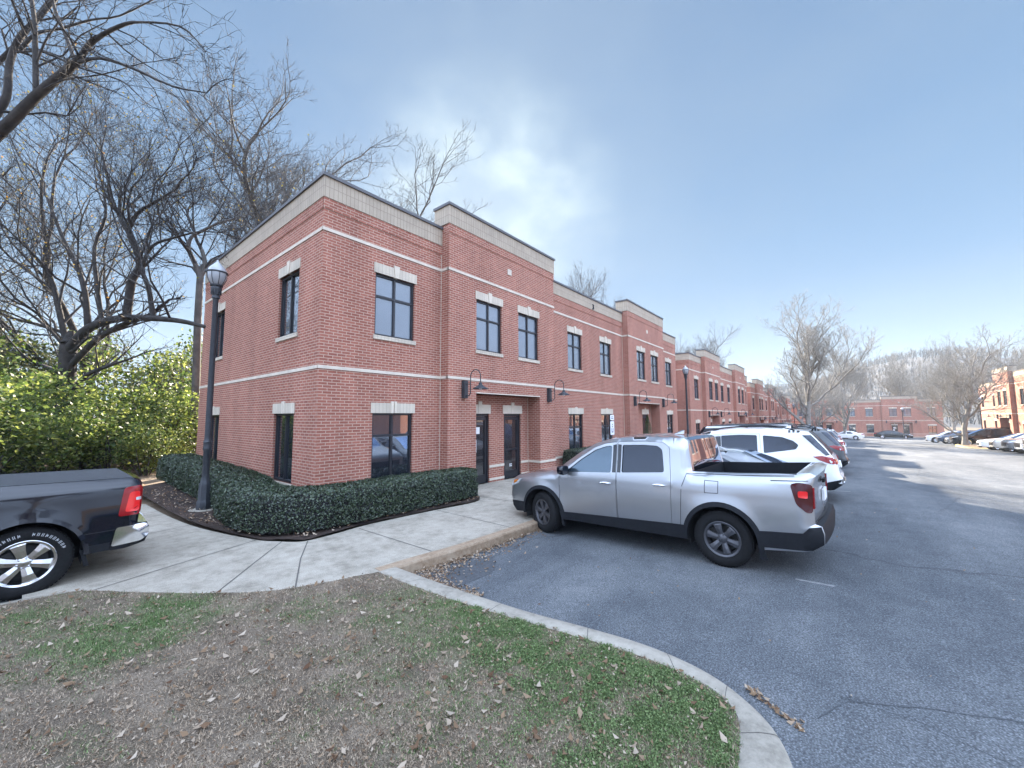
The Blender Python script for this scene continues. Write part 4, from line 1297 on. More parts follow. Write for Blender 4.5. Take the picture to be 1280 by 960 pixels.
jeep_spec = dict(
    name='off_road_car', cat='off-road car', label='boxy black off-road car with a pale roof stripe, beyond the large white car', paint='black_paint',
    L=4.6, hw=0.92, zb=1.16, tum=0.10, r=0.05, sill=0.42, sF=0.85, sR=3.70, R=0.40, Ra=0.48, Rr=0.22, tw=0.25, style='five', rim='alloy_dark', arch_w=.08, ft=.05, rt=.02,
    outline=[(.2, .5, 'k'), (.0, .55, 'k'), (.0, .72, 'n'), (.05, 1.1, 'p'), (.15, 1.15, 'p'), (1.4, 1.21, 'g'), (1.72, 1.70, 'g'), (1.80, 1.78, 'p'), (2.0, 1.82, 'p'), (2.6, 1.86, 'p'), (4.15, 1.85, 'p'),
             (4.30, 1.80, 'g'), (4.40, 1.2, 'r'), (4.42, 1.1, 'r'), (4.44, .72, 'k'), (4.58, .68, 'k'), (4.56, .52, 'k'), (4.4, .5, 'k')],
    doors=[[(1.50, .52), (1.46, 1.15), (1.82, 1.70), (2.5, 1.72), (2.5, .52)], [(2.51, .52), (2.51, 1.72), (3.25, 1.72), (3.25, .98), (3.1, .80), (3.05, .52)]],
    hpos=[(2.24, 1.05), (2.95, 1.08)],
    windows=[([(1.66, 1.20), (1.92, 1.62), (2.42, 1.64), (2.42, 1.19)], 0), ([(2.6, 1.19), (2.6, 1.64), (3.17, 1.64), (3.17, 1.19)], 1), ([(3.36, 1.21), (3.36, 1.64), (4.12, 1.63), (4.2, 1.21)], None)],
    overlays=[('roof_stripe', [(1.86, 1.745), (1.9, 1.80), (4.18, 1.80), (4.24, 1.72)], .004, 'white_paint'), ('tail_lamp', [(4.28, 1.05), (4.41, 1.05), (4.43, .85), (4.28, .85)], .02, 'tail_red')],
    ends=[('grille', [(-.55, .78), (.55, .78), (.55, 1.02), (-.55, 1.02)], .01, 'grille_dark', False, False), ('head_lamp', round_poly([(.58, .82), (.78, .82), (.78, 1.0), (.58, 1.0)], .08), .012, 'lens_clear', False, True),
          ('spare_wheel', round_poly([(-.36, .75), (.36, .75), (.36, 1.45), (-.36, 1.45)], .25), .16, 'tyre_rubber', True, False)],
    mirror=(1.66, 1.22))
jeep = make_vehicle(jeep_spec)

def car(proto, x, y, rz, label, group, color=None, z=None, scale=None):
    c = copy_tree(proto)
    park(c, x, y, rz, label, group, scale or 1.0)
    if color:
        repaint(c, proto_paint[proto.name], color)
    return c
proto_paint = {suv.name: 'white_paint', sedan.name: 'grey_paint', jeep.name: 'black_paint', black.name: 'black_paint', silver.name: 'silver_paint'}
UP = R(90)
park(sedan, 6.70, -6.15, UP, sedan['label'], GRP_L, .95)
park(suv, 9.5, -6.2, UP, suv['label'], GRP_L, 1.0)
park(jeep, 12.6, -5.6, UP, jeep['label'], GRP_L)
car(suv, 15.7, -6.5, UP, 'charcoal sport utility car beyond the boxy off-road car in the left row', GRP_L, 'charcoal_paint', scale=0.95)
car(suv, 18.8, -6.2, UP, 'grey sport utility car beyond the charcoal one in the left row', GRP_L, 'grey_paint')
car(sedan, 23.6, -6.5, UP, 'white sedan in the left row, far beyond the row of sport utility cars', GRP_L, 'white_paint')
car(suv, 28.4, -6.5, UP, 'silver sport utility car small in the distance of the left row', GRP_L, 'silver_paint', scale=.93)
car(sedan, 33.8, -6.4, UP, 'navy sedan small in the distance of the left row', GRP_L, 'navy_paint')
car(suv, 40.2, -6.4, UP, 'beige sport utility car near the far end of the left row', GRP_L, 'beige_paint', scale=.93)
car(suv, 49.0, -6.4, UP, 'white sport utility car at the far end of the left row, before the tree', GRP_L, scale=.95)
# right row, noses towards the aisle
car(black, 38.3, -21.6, UP, 'white pickup at the right edge of the photo, nearest of the right row', GRP_R, 'white_paint')
car(suv, 41.6, -21.4, UP, 'white sport utility car beside the white pickup in the right row', GRP_R)
car(suv, 45.2, -21.4, UP, 'grey sport utility car in the right row, between a white and a beige car', GRP_R, 'grey_paint', scale=.96)
car(suv, 48.6, -21.2, UP, 'beige compact car between a grey and a low white car in the right row', GRP_R, 'beige_paint', scale=.9)
car(sedan, 52.4, -21.3, UP, 'low white sedan next to the kerbed tree island in the right row', GRP_R, 'white_paint')
car(suv, 64.5, -21.7, UP, 'big black sport utility car right behind the pale tree in the right row', GRP_R, 'black_paint', scale=1.10)
car(sedan, 69.5, -21.6, UP, 'silver sedan beside the big black sport utility car in the right row', GRP_R, 'silver_paint')
car(suv, 75.0, -21.5, UP, 'dark blue sport utility car toward the far end of the right row', GRP_R, 'navy_paint', scale=.95)
car(suv, 82.5, -21.3, UP, 'white sport utility car, last and farthest of the right row', GRP_R, scale=.95)
# across the far end
car(sedan, 92.5, -9.6, R(86), 'white sedan parked sideways before the far brick office', 'cars parked sideways at the far end', 'white_paint')
car(sedan, 102.0, -16.6, R(266), 'black sedan parked sideways before the entrance of the far brick office', 'cars parked sideways at the far end', 'black_paint', scale=1.05)

# ------------------------------------------------------------------ ground
def gz(x, y):
    """terrain: the lot slope in front, wooded ground rising behind the buildings"""
    z = lz(x) - 0.06
    if y > -0.5:
        z += 0.14 * min(1, (y + 0.5) / 4)
        t = max(0, min(1, (y - 1) / 9)); z += 0.12 * t
        z += max(0, y - 14) * 0.05 if y < 60 else 46 * 0.05
    if y < -3.9: z = lot(x, y) - .06 - (.2 if y > -25 else 0)
    if y < -25:
        t = min(1, (-25 - y) / 3); z += 0.45 * t
    return z
def nat(name, stops, s1, s2, rough=0.95, bump=0.4, bs=40, coordscale=1.0):
    m, t, p = new_mat(name)
    g = t.nodes.new('ShaderNodeNewGeometry')
    n1 = N(t, 'ShaderNodeTexNoise', Scale=s1, Detail=8.0, Roughness=0.65)
    n2 = N(t, 'ShaderNodeTexNoise', Scale=s2, Detail=6.0, Roughness=0.7)
    t.links.new(g.outputs['Position'], n1.inputs['Vector']); t.links.new(g.outputs['Position'], n2.inputs['Vector'])
    a = N(t, 'ShaderNodeMath', operation='ADD'); t.links.new(n1.outputs['Fac'], a.inputs[0]); t.links.new(n2.outputs['Fac'], a.inputs[1])
    h = N(t, 'ShaderNodeMath', operation='MULTIPLY'); h.inputs[1].default_value = 0.5
    t.links.new(a.outputs[0], h.inputs[0])
    r_ = ramp(t, stops)
    t.links.new(h.outputs[0], r_.inputs['Fac'])
    t.links.new(r_.outputs['Color'], p.inputs['Base Color'])
    p.inputs['Roughness'].default_value = rough
    p.inputs['Specular IOR Level'].default_value = 0.3
    b = N(t, 'ShaderNodeBump', Strength=bump, Distance=0.03)
    n3 = N(t, 'ShaderNodeTexNoise', Scale=bs, Detail=5.0)
    t.links.new(g.outputs['Position'], n3.inputs['Vector'])
    t.links.new(n3.outputs['Fac'], b.inputs['Height']); t.links.new(b.outputs['Normal'], p.inputs['Normal'])
    return m, t, p, r_
nat('leaf_litter', [(0.32, (0.045, 0.032, 0.022)), (0.48, (0.15, 0.105, 0.07)), (0.62, (0.26, 0.20, 0.14)), (0.75, (0.36, 0.30, 0.23))], 1.2, 22)
nat('mulch', [(0.35, (0.012, 0.009, 0.008)), (0.5, (0.045, 0.030, 0.024)), (0.68, (0.11, 0.075, 0.06))], 3, 45, bump=0.8, bs=60)
# asphalt: aggregate speckle, worn lanes, oil and damp stains, cracks
m, t, p, r_ = nat('asphalt', [(0.30, (0.084, 0.093, 0.104)), (0.5, (0.134, 0.144, 0.156)), (0.7, (0.186, 0.194, 0.202))], 0.35, 1.9, rough=0.9, bump=0.55, bs=140)
g = [x for x in t.nodes if x.type == 'NEW_GEOMETRY'][0]
def chain_mul(t, src, fac):
    mx = N(t, 'ShaderNodeMix', data_type='RGBA', blend_type='MULTIPLY'); mx.inputs['Factor'].default_value = 1
    t.links.new(src, mx.inputs[6]); t.links.new(fac, mx.inputs[7])
    return mx.outputs[2]
v = N(t, 'ShaderNodeTexVoronoi', Scale=70.0); t.links.new(g.outputs['Position'], v.inputs['Vector'])
rv = ramp(t, [(0.0, (1.9,) * 3), (0.22, (1.12,) * 3), (0.6, (0.70,) * 3)]); t.links.new(v.outputs['Distance'], rv.inputs['Fac'])
v2 = N(t, 'ShaderNodeTexNoise', Scale=75.0, Detail=4.0); t.links.new(g.outputs['Position'], v2.inputs['Vector'])
rv2 = ramp(t, [(0.35, (0.62,) * 3), (0.5, (1.0,) * 3), (0.66, (1.5,) * 3)]); t.links.new(v2.outputs['Fac'], rv2.inputs['Fac'])
mpn = N(t, 'ShaderNodeMapping'); mpn.inputs['Scale'].default_value = (0.10, 0.55, 1); t.links.new(g.outputs['Position'], mpn.inputs['Vector'])
ns = N(t, 'ShaderNodeTexNoise', Scale=1.0, Detail=5.0, Roughness=0.6); t.links.new(mpn.outputs[0], ns.inputs['Vector'])
rs = ramp(t, [(0.33, (0.68, 0.70, 0.73)), (0.5, (1.0,) * 3), (0.66, (1.32, 1.30, 1.27))]); t.links.new(ns.outputs['Fac'], rs.inputs['Fac'])
dist = N(t, 'ShaderNodeTexNoise', Scale=0.9, Detail=4.0); t.links.new(g.outputs['Position'], dist.inputs['Vector'])
madd = N(t, 'ShaderNodeVectorMath', operation='MULTIPLY_ADD'); madd.inputs[1].default_value = (1.6, 1.6, 0); t.links.new(dist.outputs['Color'], madd.inputs[0]); t.links.new(g.outputs['Position'], madd.inputs[2])
vc = N(t, 'ShaderNodeTexVoronoi', feature='DISTANCE_TO_EDGE', Scale=0.11); t.links.new(madd.outputs[0], vc.inputs['Vector'])
rc = ramp(t, [(0.0, (0.62,) * 3), (0.0012, (0.75,) * 3), (0.0028, (1,) * 3)]); t.links.new(vc.outputs['Distance'], rc.inputs['Fac'])
c_ = r_.outputs['Color']
for f in (rv.outputs['Color'], rv2.outputs['Color'], rs.outputs['Color'], rc.outputs['Color']):
    c_ = chain_mul(t, c_, f)
t.links.new(c_, p.inputs['Base Color'])
# concrete: pale, blotched
m, t, p, r_ = nat('concrete', [(0.30, (0.22, 0.195, 0.16)), (0.48, (0.36, 0.322, 0.268)), (0.68, (0.455, 0.412, 0.35))], 0.9, 7.0, rough=0.85, bump=0.15, bs=120)
g = [x for x in t.nodes if x.type == 'NEW_GEOMETRY'][0]
n4 = N(t, 'ShaderNodeTexNoise', Scale=90.0, Detail=4.0); t.links.new(g.outputs['Position'], n4.inputs['Vector'])
r4 = ramp(t, [(0.32, (0.62,) * 3), (0.5, (1.0,) * 3), (0.66, (1.12,) * 3)]); t.links.new(n4.outputs['Fac'], r4.inputs['Fac'])
n5 = N(t, 'ShaderNodeTexNoise', Scale=2.6, Detail=9.0, Roughness=0.75); t.links.new(g.outputs['Position'], n5.inputs['Vector'])
r5 = ramp(t, [(0.34, (0.66, 0.65, 0.63)), (0.50, (0.94, 0.94, 0.93)), (0.64, (1.05,) * 3)]); t.links.new(n5.outputs['Fac'], r5.inputs['Fac'])
c_ = chain_mul(t, chain_mul(t, r_.outputs['Color'], r4.outputs['Color']), r5.outputs['Color'])
t.links.new(c_, p.inputs['Base Color'])
m, t, p, r_ = nat('kerb_concrete', [(0.30, (0.16, 0.142, 0.115)), (0.48, (0.30, 0.27, 0.225)), (0.68, (0.39, 0.355, 0.30))], 1.5, 14.0, rough=0.85, bump=0.25, bs=90)
nat('stained_kerb', [(0.30, (0.13, 0.088, 0.055)), (0.48, (0.28, 0.20, 0.135)), (0.68, (0.40, 0.32, 0.235))], 1.5, 14.0, rough=0.85, bump=0.25, bs=90)
mat('yellow_kerb', (0.62, 0.50, 0.18), 0.8, var=0.25, scale=3)
mat('joint_dark', (0.10, 0.09, 0.08), 0.9)
mat('faded_white', (0.30, 0.30, 0.30), 0.8, c2=(0.12, 0.125, 0.13), scale=18)
mat('hill_woods', (0.105, 0.10, 0.10), 0.95, c2=(0.065, 0.066, 0.07), scale=0.06)

# one sheet to the horizon
xs = np.unique(np.concatenate([np.linspace(-420, -60, 10), np.linspace(-60, 160, 56), np.linspace(160, 780, 14)]))
ys = np.unique(np.concatenate([np.linspace(-600, -60, 10), np.linspace(-60, 60, 61), np.linspace(60, 480, 10)]))
m = MB()
nx_ = len(xs)
for yy in ys:
    for xx in xs:
        m.v.append((float(xx), float(yy), gz(xx, yy)))
for j in range(len(ys) - 1):
    for i in range(nx_ - 1):
        a = j * nx_ + i
        m.f.append((a, a + 1, a + nx_ + 1, a + nx_)); m.uv.append(None)
o = m.build('ground', 'leaf_litter', None, True)
o['kind'] = 'structure'
# parking lot
m = MB()
lx = [-40, -10, -4, 0, 5, 20, 40, 60, 75, 90, 100, 112.5]
ly = [-45, -25.0, -9.5, -8, -6, -3.9, -3.7]
lx = sorted(set(lx + [2, 8, 10, 12, 14, 16, 18, 30, 50, 70, 80]))
for a, b in zip(lx, lx[1:]):
    for y0, y1 in zip(ly, ly[1:]):
        if y0 < -25 and a > 34: continue
        m.quad([(a, y0, lot(a, y0)), (b, y0, lot(b, y0)), (b, y1, lot(b, y1)), (a, y1, lot(a, y1))])
o = m.build('parking_lot', 'asphalt', None, True, weld=.001); o['kind'] = 'structure'
o = sheet('driveway', [(-16, -1.0), (-3.93, -1.0), (-3.93, 6), (-16, 6)], lambda x, y: -0.05, 'asphalt')
# sidewalk
zsw = lambda x, y=0: lz(x) + 0.14
MULCH_EDGE = [(4.05, 0.35), (4.05, -.35), (3.95, -1.1), (3.38, -1.52), (2.12, -1.40), (.53, -1.32), (-.25, -1.42), (-.81, -1.42), (-1.10, -1.05), (-1.32, -.60), (-1.72, 1.09), (-1.9, 2.87), (-1.98, 4.9)]
GRASS_EDGE = [(-3.62, -1.18), (-3.17, -1.81), (-2.56, -2.65), (-2.03, -3.19), (-1.49, -3.53), (-.73, -3.71)]
me_ = smooth_path(MULCH_EDGE[1:], 4)
ge_ = smooth_path(GRASS_EDGE, 4)
KERB_LINE = [(-.73, -3.71), (0.0, -3.76), (.6, -3.84), (2.0, -3.88), (5.0, -3.90)]
kl = smooth_path(KERB_LINE, 3)
swp = kl + [(x, -3.90) for x in range(8, 113, 6)] + [(112.5, -3.90), (112.5, 0.35)] + [(x, .35) for x in range(110, 5, -6)] + [(5, .35), (4.05, .35)] + me_ + [(-2.4, 5.3), (-3.95, 5.3), (-3.95, -1.1)] + ge_[:-1]
sheet('sidewalk', swp, lambda x, y: zsw(x), 'concrete', grid=1.2)
m = MB()
for pth in ([(-1.22, -2.3), (-.75, -1.47)], [(-1.73, -3.36), (-1.22, -2.3)], [(-2.45, -2.78), (-1.75, -1.95), (-1.06, -1.15)], [(-3.53, -1.47), (-2.69, -1.16), (-1.63, -.80), (-1.3, -.68)],
            [(.24, -1.45), (.27, -3.62)], [(2.2, -1.45), (2.15, -3.75)], [(4.0, -1.0), (4.1, -3.75)], [(-3.5, 1.2), (-1.75, 1.5)], [(-3.5, 3.4), (-1.95, 3.6)]):
    for a, b in zip(pth, pth[1:]):
        d = (Vector(b) - Vector(a)).normalized() * 0.009
        m.quad([(a[0] + d.y, a[1] - d.x, .004), (b[0] + d.y, b[1] - d.x, .004), (b[0] - d.y, b[1] + d.x, .004), (a[0] - d.y, a[1] + d.x, .004)])
for x in np.arange(6, 60, 1.9):
    m.quad([(x, -3.75, zsw(x) + .004), (x + .015, -3.75, zsw(x) + .004), (x + .015, -.35, zsw(x) + .004), (x, -.35, zsw(x) + .004)])
o = m.build('sidewalk_joints', 'joint_dark'); o['kind'] = 'structure'
# kerb in front of the parking bays
def strip(name, path, prof, material):
    """prof: (offset to the right of travel, height) ; path: (x, y, z)"""
    m = MB()
    P_ = [Vector(p) for p in path]
    rows = []
    for i, p in enumerate(P_):
        d = (P_[min(i + 1, len(P_) - 1)] - P_[max(i - 1, 0)]); d.z = 0; d.normalize()
        nn = Vector((d.y, -d.x, 0))
        rows.append([tuple(p + nn * o_ + Vector((0, 0, h))) for o_, h in prof])
    for a, b in zip(rows, rows[1:]):
        for k in range(len(prof) - 1):
            m.quad([a[k + 1], b[k + 1], b[k], a[k]])
    m.quad(rows[0]); m.quad(rows[-1][::-1])
    o = m.build(name, material, None, True, angle=50); o['kind'] = 'structure'
    return o
kp = [(x, y, zsw(x)) for x, y in kl + [(x, -3.90) for x in range(6, 113, 4)]]
strip('bay_kerb', kp, [(-.16, .003), (-.02, .006), (0.012, -.008), (.025, -.03), (.035, -.32)], 'stained_kerb')
# lawn island with its rounded kerb
INNER = [(-.76, -3.74), (-.75, -4.21), (-.69, -5.11), (-.57, -6.0), (-.45, -6.73), (-.37, -7.35), (-.39, -7.77), (-.49, -8.04), (-.66, -8.19), (-.92, -8.25), (-1.4, -8.33), (-2.2, -8.6), (-3.2, -9.1), (-5, -9.9), (-8, -10.6), (-14, -11)]
OUTER = [(-.36, -3.80), (-.34, -4.46), (-.31, -5.1), (-.26, -6.0), (-.16, -6.60), (-.08, -7.15), (-.10, -7.60), (-.20, -7.98), (-.42, -8.34), (-.72, -8.60), (-1.2, -8.78), (-2.1, -9.02), (-3.1, -9.5), (-5, -10.3), (-8, -11), (-14, -11.4)]
inn, outr = smooth_path(INNER, 6), smooth_path(OUTER, 6)
m = MB()
rows = []
for a, b in zip(inn, outr):
    a, b = Vector(a), Vector(b)
    mid = lambda t: tuple(a.lerp(b, t))
    rows.append([(*mid(-.08), -.03), (*a, .012), (*mid(.35), .020), (*mid(.62), .010), (*mid(.80), -.03), (*mid(.95), -.12), (*b, -.165)])
for a, b in zip(rows, rows[1:]):
    for k in range(6):
        m.quad([a[k + 1], b[k + 1], b[k], a[k]][::-1])
m.quad(rows[0])
o = m.build('island_kerb', 'kerb_concrete', None, True, angle=60, weld=.001); o['kind'] = 'structure'
m = MB()
for k in range(7, len(rows) - 4, 9):
    a, b = rows[k], rows[k + 1]
    for i in range(1, 6):
        A, B = Vector(a[i]), Vector(a[i + 1])
        t_ = (Vector(b[i]) - A).normalized() * .007
        up_ = Vector((0, 0, .002)) + (Vector((A.x - a[0][0], A.y - a[0][1], 0)).normalized() * .002)
        m.quad([A + up_, B + up_, B + t_ + up_, A + t_ + up_][::-1])
o = m.build('kerb_joints', 'joint_dark'); o['kind'] = 'structure'
strip('driveway_kerb', [(-16, -1.0, 0), (-8, -1.0, 0), (-5.5, -1.02, 0), (-4.4, -1.06, 0), (-3.9, -1.14, 0), (-3.58, -1.26, 0)], [(-.03, -.1), (-.02, .0), (.0, .014), (.10, .016), (.14, -.02)], 'kerb_concrete')
lawn_poly = [tuple(p) for p in inn[:-1]] + [(-14, -11), (-14, -1.15), (-8, -1.12), (-4.4, -1.18), (-3.85, -1.24)] + [tuple(p) for p in ge_[1:-1]]
GX0, GY0, GS = -7.0, -9.8, .04
def kdist_(x, y):
    return min((x - a) ** 2 + (y - b) ** 2 for a, b in inn[::2]) ** .5
def green_(x, y):
    n_ = noise.noise((x * 1.1, y * 1.1, 3)) * .5 + noise.noise((x * 3.1, y * 3.1, 7)) * .35 + noise.noise((x * 9, y * 9, 1)) * .2
    k = kdist_(x, y)
    a = 0.0
    if y < -4.2:
        a += 1.15 * math.exp(-(max(0, k - .25) / .85) ** 2) * min(1, (-4.2 - y) / 1.2) * (0.75 if k > .08 else .3)
    a += .8 * math.exp(-((x + 3.35) ** 2 + (y + 3.2) ** 2) / .45) + .55 * math.exp(-((x + 2.9) ** 2 + (y + 2.75) ** 2) / .16) + .5 * math.exp(-((x + 1.9) ** 2 + (y + 4.05) ** 2) / .12)
    a += .5 * math.exp(-((x + 3.9) ** 2 + (y + 1.9) ** 2) / .3)
    m_ = noise.noise((x * 4.2, y * 4.2, 11)) + .8 * noise.noise((x * 10, y * 10, 4)) + .5 * noise.noise((x * 23, y * 23, 9))
    s_ = max(0, min(1, .5 + 1.1 * m_))
    return max(0, min(1, a * (.35 + 1.0 * s_) * (1 + .6 * n_) + .45 * n_ * s_ + .10 * s_ - .08))
def lawn_z_(x, y):
    e = min(1, kdist_(x, y) / .5)
    return 0.002 + e * (0.02 + .018 * noise.noise((x * 1.3, y * 1.3, 0)) + .012 * noise.noise((x * 5, y * 5, 2)))
GG = np.array([[green_(GX0 + i * GS, GY0 + j * GS) for j in range(225)] for i in range(172)])
LZ = np.array([[lawn_z_(GX0 + i * GS, GY0 + j * GS) for j in range(225)] for i in range(172)])
def look(A, x, y):
    i = np.clip(((np.asarray(x) - GX0) / GS + .5).astype(int), 0, 171); j = np.clip(((np.asarray(y) - GY0) / GS + .5).astype(int), 0, 224)
    return A[i, j]
def green(x, y): return green_(x, y) if x < GX0 else float(look(GG, x, y))
def lawn_z(x, y): return lawn_z_(x, y) if x < GX0 else float(look(LZ, x, y))
IN = np.array([[inside((GX0 + i * GS, GY0 + j * GS), lawn_poly) for j in range(225)] for i in range(172)])
m, t, p, r_ = nat('lawn_soil', [(0.30, (0.045, 0.035, 0.026)), (0.46, (0.145, 0.113, 0.084)), (0.60, (0.27, 0.215, 0.16)), (0.74, (0.40, 0.33, 0.255))], 2.0, 60, bump=0.9, bs=90)
at = N(t, 'ShaderNodeAttribute', attribute_name='green')
gr_ = ramp(t, [(0.3, (0.045, 0.078, 0.025)), (0.7, (0.13, 0.20, 0.06))])
nn_ = N(t, 'ShaderNodeTexNoise', Scale=70.0, Detail=4.0); t.links.new([x for x in t.nodes if x.type == 'NEW_GEOMETRY'][0].outputs['Position'], nn_.inputs['Vector'])
t.links.new(nn_.outputs['Fac'], gr_.inputs['Fac'])
mx = N(t, 'ShaderNodeMix', data_type='RGBA'); t.links.new(at.outputs['Fac'], mx.inputs['Factor']); t.links.new(r_.outputs['Color'], mx.inputs[6]); t.links.new(gr_.outputs['Color'], mx.inputs[7])
t.links.new(mx.outputs[2], p.inputs['Base Color'])
lawn = sheet('lawn', lawn_poly, lawn_z, 'lawn_soil', grid=0.16)
ga = lawn.data.attributes.new('green', 'FLOAT', 'POINT')
ga.data.foreach_set('value', [green(v.co.x, v.co.y) for v in lawn.data.vertices])
# mulch bed
mulch_poly = me_ + [(-2.2, 6.5), (.2, 8), (.2, .2), (4.05, .2)]
sheet('mulch_bed', mulch_poly, lambda x, y: .034 + max(0, y) * .03 + .018 * (noise.noise((x * 2, y * 2, 0)) + .6 * noise.noise((x * 7, y * 7, 1))) , 'mulch', grid=0.14)
# bay marking worn to a ghost
m = MB()
m.quad([(2.60, -8.3, lot(2, -8.3) + .004), (2.66, -8.3, lot(2, -8.3) + .004), (2.65, -8.72, lot(2, -8.7) + .004), (2.59, -8.7, lot(2, -8.7) + .004)])
for x in (10.9, 13.7, 16.6, 19.5, 22.3, 25.1, 28, 31, 34):
    m.quad([(x, -9.0, lot(x, -9) + .006), (x + .1, -9.0, lot(x + .1, -9) + .006), (x + .1, -4.2, lot(x + .1, -4.2) + .006), (x, -4.2, lot(x, -4.2) + .006)])
for x in np.arange(36.6, 90, 2.9):
    m.quad([(x, -24, lot(x, -24) + .006), (x + .1, -24, lot(x + .1, -24) + .006), (x + .1, -19.2, lot(x + .1, -19.2) + .006), (x, -19.2, lot(x, -19.2) + .006)])
o = m.build('bay_markings', 'faded_white'); o['kind'] = 'structure'
# far walks and kerbed tree islands
for nm, x0, x1, y0, y1, mt in (('far_walk', 112.3, 113.6, -30, .3, 'concrete'),):
    m = MB(); m.box(x0, x1, y0, y1, lz(x0) - .3, lz(x0) + .13); o = m.build(nm, mt); o['kind'] = 'structure'
m = MB(); 
for a, b in zip(range(36, 110, 6), range(42, 116, 6)):
    m.quad([(a, -26.5, lot(a, -25) + .13), (b, -26.5, lot(b, -25) + .13), (b, -25, lot(b, -25) + .13), (a, -25, lot(a, -25) + .13)]); m.quad([(a, -25, lot(a, -25) + .13), (b, -25, lot(b, -25) + .13), (b, -25, lz(b) - .2), (a, -25, lz(a) - .2)])
o = m.build('right_walk', 'concrete'); o['kind'] = 'structure'
def island(name, x0, x1, y0, y1, mt):
    poly = round_poly([(x0, y0), (x1, y0), (x1, y1), (x0, y1)], 1.1, 5)
    zc = lot((x0 + x1) / 2, (y0 + y1) / 2)
    m = MB()
    inner = inset_poly(poly, .18)
    n = len(poly)
    for i in range(n):
        j = (i + 1) % n
        a, b = poly[i], poly[j]; c, d = inner[j], inner[i]
        m.quad([(*a, zc - .2), (*b, zc - .2), (*b, zc + .13), (*a, zc + .13)]); m.quad([(*a, zc + .13), (*b, zc + .13), (*c, zc + .14), (*d, zc + .14)])
    o = m.build(name, mt); o['kind'] = 'structure'
    o = sheet('island_soil', inner, lambda x, y: zc + .13, 'leaf_litter')
island('tree_island', 55.4, 62.3, -24.3, -18.6, 'yellow_kerb')
island('planted_island', 55.5, 60.0, -9.0, -4.2, 'kerb_concrete')
# wooded hill at the far right
m = MB()
hx = np.linspace(190, 760, 70); hy = np.linspace(-480, 160, 80)
def hill(x, y):
    h = .70 * 58 * math.exp(-((x - 430) / 120) ** 2 - ((y + 62) / 62) ** 2) + .42 * 50 * math.exp(-((x - 330) / 90) ** 2 - ((y + 150) / 75) ** 2) + 30 * math.exp(-((x - 520) / 160) ** 2 - ((y - 40) / 90) ** 2) + 34 * math.exp(-((x - 480) / 150) ** 2 - ((y + 260) / 120) ** 2)
    e = min(1, (x - 190) / 60)
    return -4 + e * h * (1 + .08 * noise.noise((x * .03, y * .03, 0))) + e * 2.0 * noise.noise((x * .12, y * .12, 5))
for yy in hy:
    for xx in hx:
        m.v.append((float(xx), float(yy), hill(xx, yy)))
for j in range(len(hy) - 1):
    for i in range(len(hx) - 1):
        a = j * len(hx) + i
        m.f.append((a, a + 1, a + len(hx) + 1, a + len(hx))); m.uv.append(None)
o = m.build('hill', 'hill_woods', None, True, angle=180); o['kind'] = 'structure'

mat('damp_asphalt', (0.062, 0.068, 0.076), 0.7, var=.4, scale=30)
# sealed and open cracks, damp stain at the kerb corner
def crack(pts, w, material='seam'):
    P_ = smooth_path([(x + random.uniform(-.02, .02), y + random.uniform(-.02, .02)) for x, y in densify(pts, .18, False)], 3)
    m = MB()
    for a, b in zip(P_, P_[1:]):
        d_ = Vector((b[0] - a[0], b[1] - a[1])).normalized()
        w0, w1 = w * random.uniform(.4, 1.1), w * random.uniform(.4, 1.1)
        q = lambda p, s_: (p[0] - d_.y * s_, p[1] + d_.x * s_, lot(p[0], p[1]) + .004)
        m.quad([q(a, -w0), q(b, -w1), q(b, w1), q(a, w0)])
    o = m.build('asphalt_crack', material); o['kind'] = 'structure'
crack([(-.30, -8.62), (.02, -8.78), (.30, -9.25), (.55, -9.9), (.9, -11)], .006, 'damp_asphalt')
crack([(.1, -8.75), (.05, -9.2), (-.1, -9.6)], .004, 'damp_asphalt')
crack([(9, -10.5), (12, -11.3), (17, -11.0), (24, -11.8)], .012, 'damp_asphalt')
crack([(6.2, -9.6), (6.5, -11.5), (6.3, -14)], .007, 'damp_asphalt')
st = [(.05 + .95 * r_ * math.cos(a), -4.35 + .33 * r_ * math.sin(a)) for a, r_ in ((k / 40 * 6.283, 1 + .28 * noise.noise((math.cos(k / 40 * 6.283) * 1.6, math.sin(k / 40 * 6.283) * 1.6, 3))) for k in range(40))]
sheet('damp_stain', st, lambda x, y: lot(x, y) + .004, 'damp_asphalt', grid=.3)

# ------------------------------------------------------------------ plants
rng = np.random.default_rng(11)
VIEW_X, VIEW_Y = -4.06, -8.88     # where the lawn is seen from: blades are densest nearby
def leaf_mat(name, c1, c2, c3=None, trans=0.0, rough=0.5, spec=0.4):
    m, t, p = new_mat(name)
    g = t.nodes.new('ShaderNodeNewGeometry')
    st = [(0.0, c1), (0.5, c2), (1.0, c3 or c2)]
    r_ = ramp(t, st); t.links.new(g.outputs['Random Per Island'], r_.inputs['Fac'])
    t.links.new(r_.outputs['Color'], p.inputs['Base Color'])
    p.inputs['Roughness'].default_value = rough
    p.inputs['Specular IOR Level'].default_value = spec
    if trans:
        tr = t.nodes.new('ShaderNodeBsdfTranslucent'); t.links.new(r_.outputs['Color'], tr.inputs['Color'])
        mx = t.nodes.new('ShaderNodeMixShader'); mx.inputs[0].default_value = trans
        out = [x for x in t.nodes if x.type == 'OUTPUT_MATERIAL'][0]
        t.links.new(p.outputs[0], mx.inputs[1]); t.links.new(tr.outputs[0], mx.inputs[2]); t.links.new(mx.outputs[0], out.inputs[0])
    return m
leaf_mat('hedge_leaf', (0.010, 0.020, 0.010), (0.026, 0.046, 0.022), (0.085, 0.115, 0.06), 0.08, 0.30, 0.6)
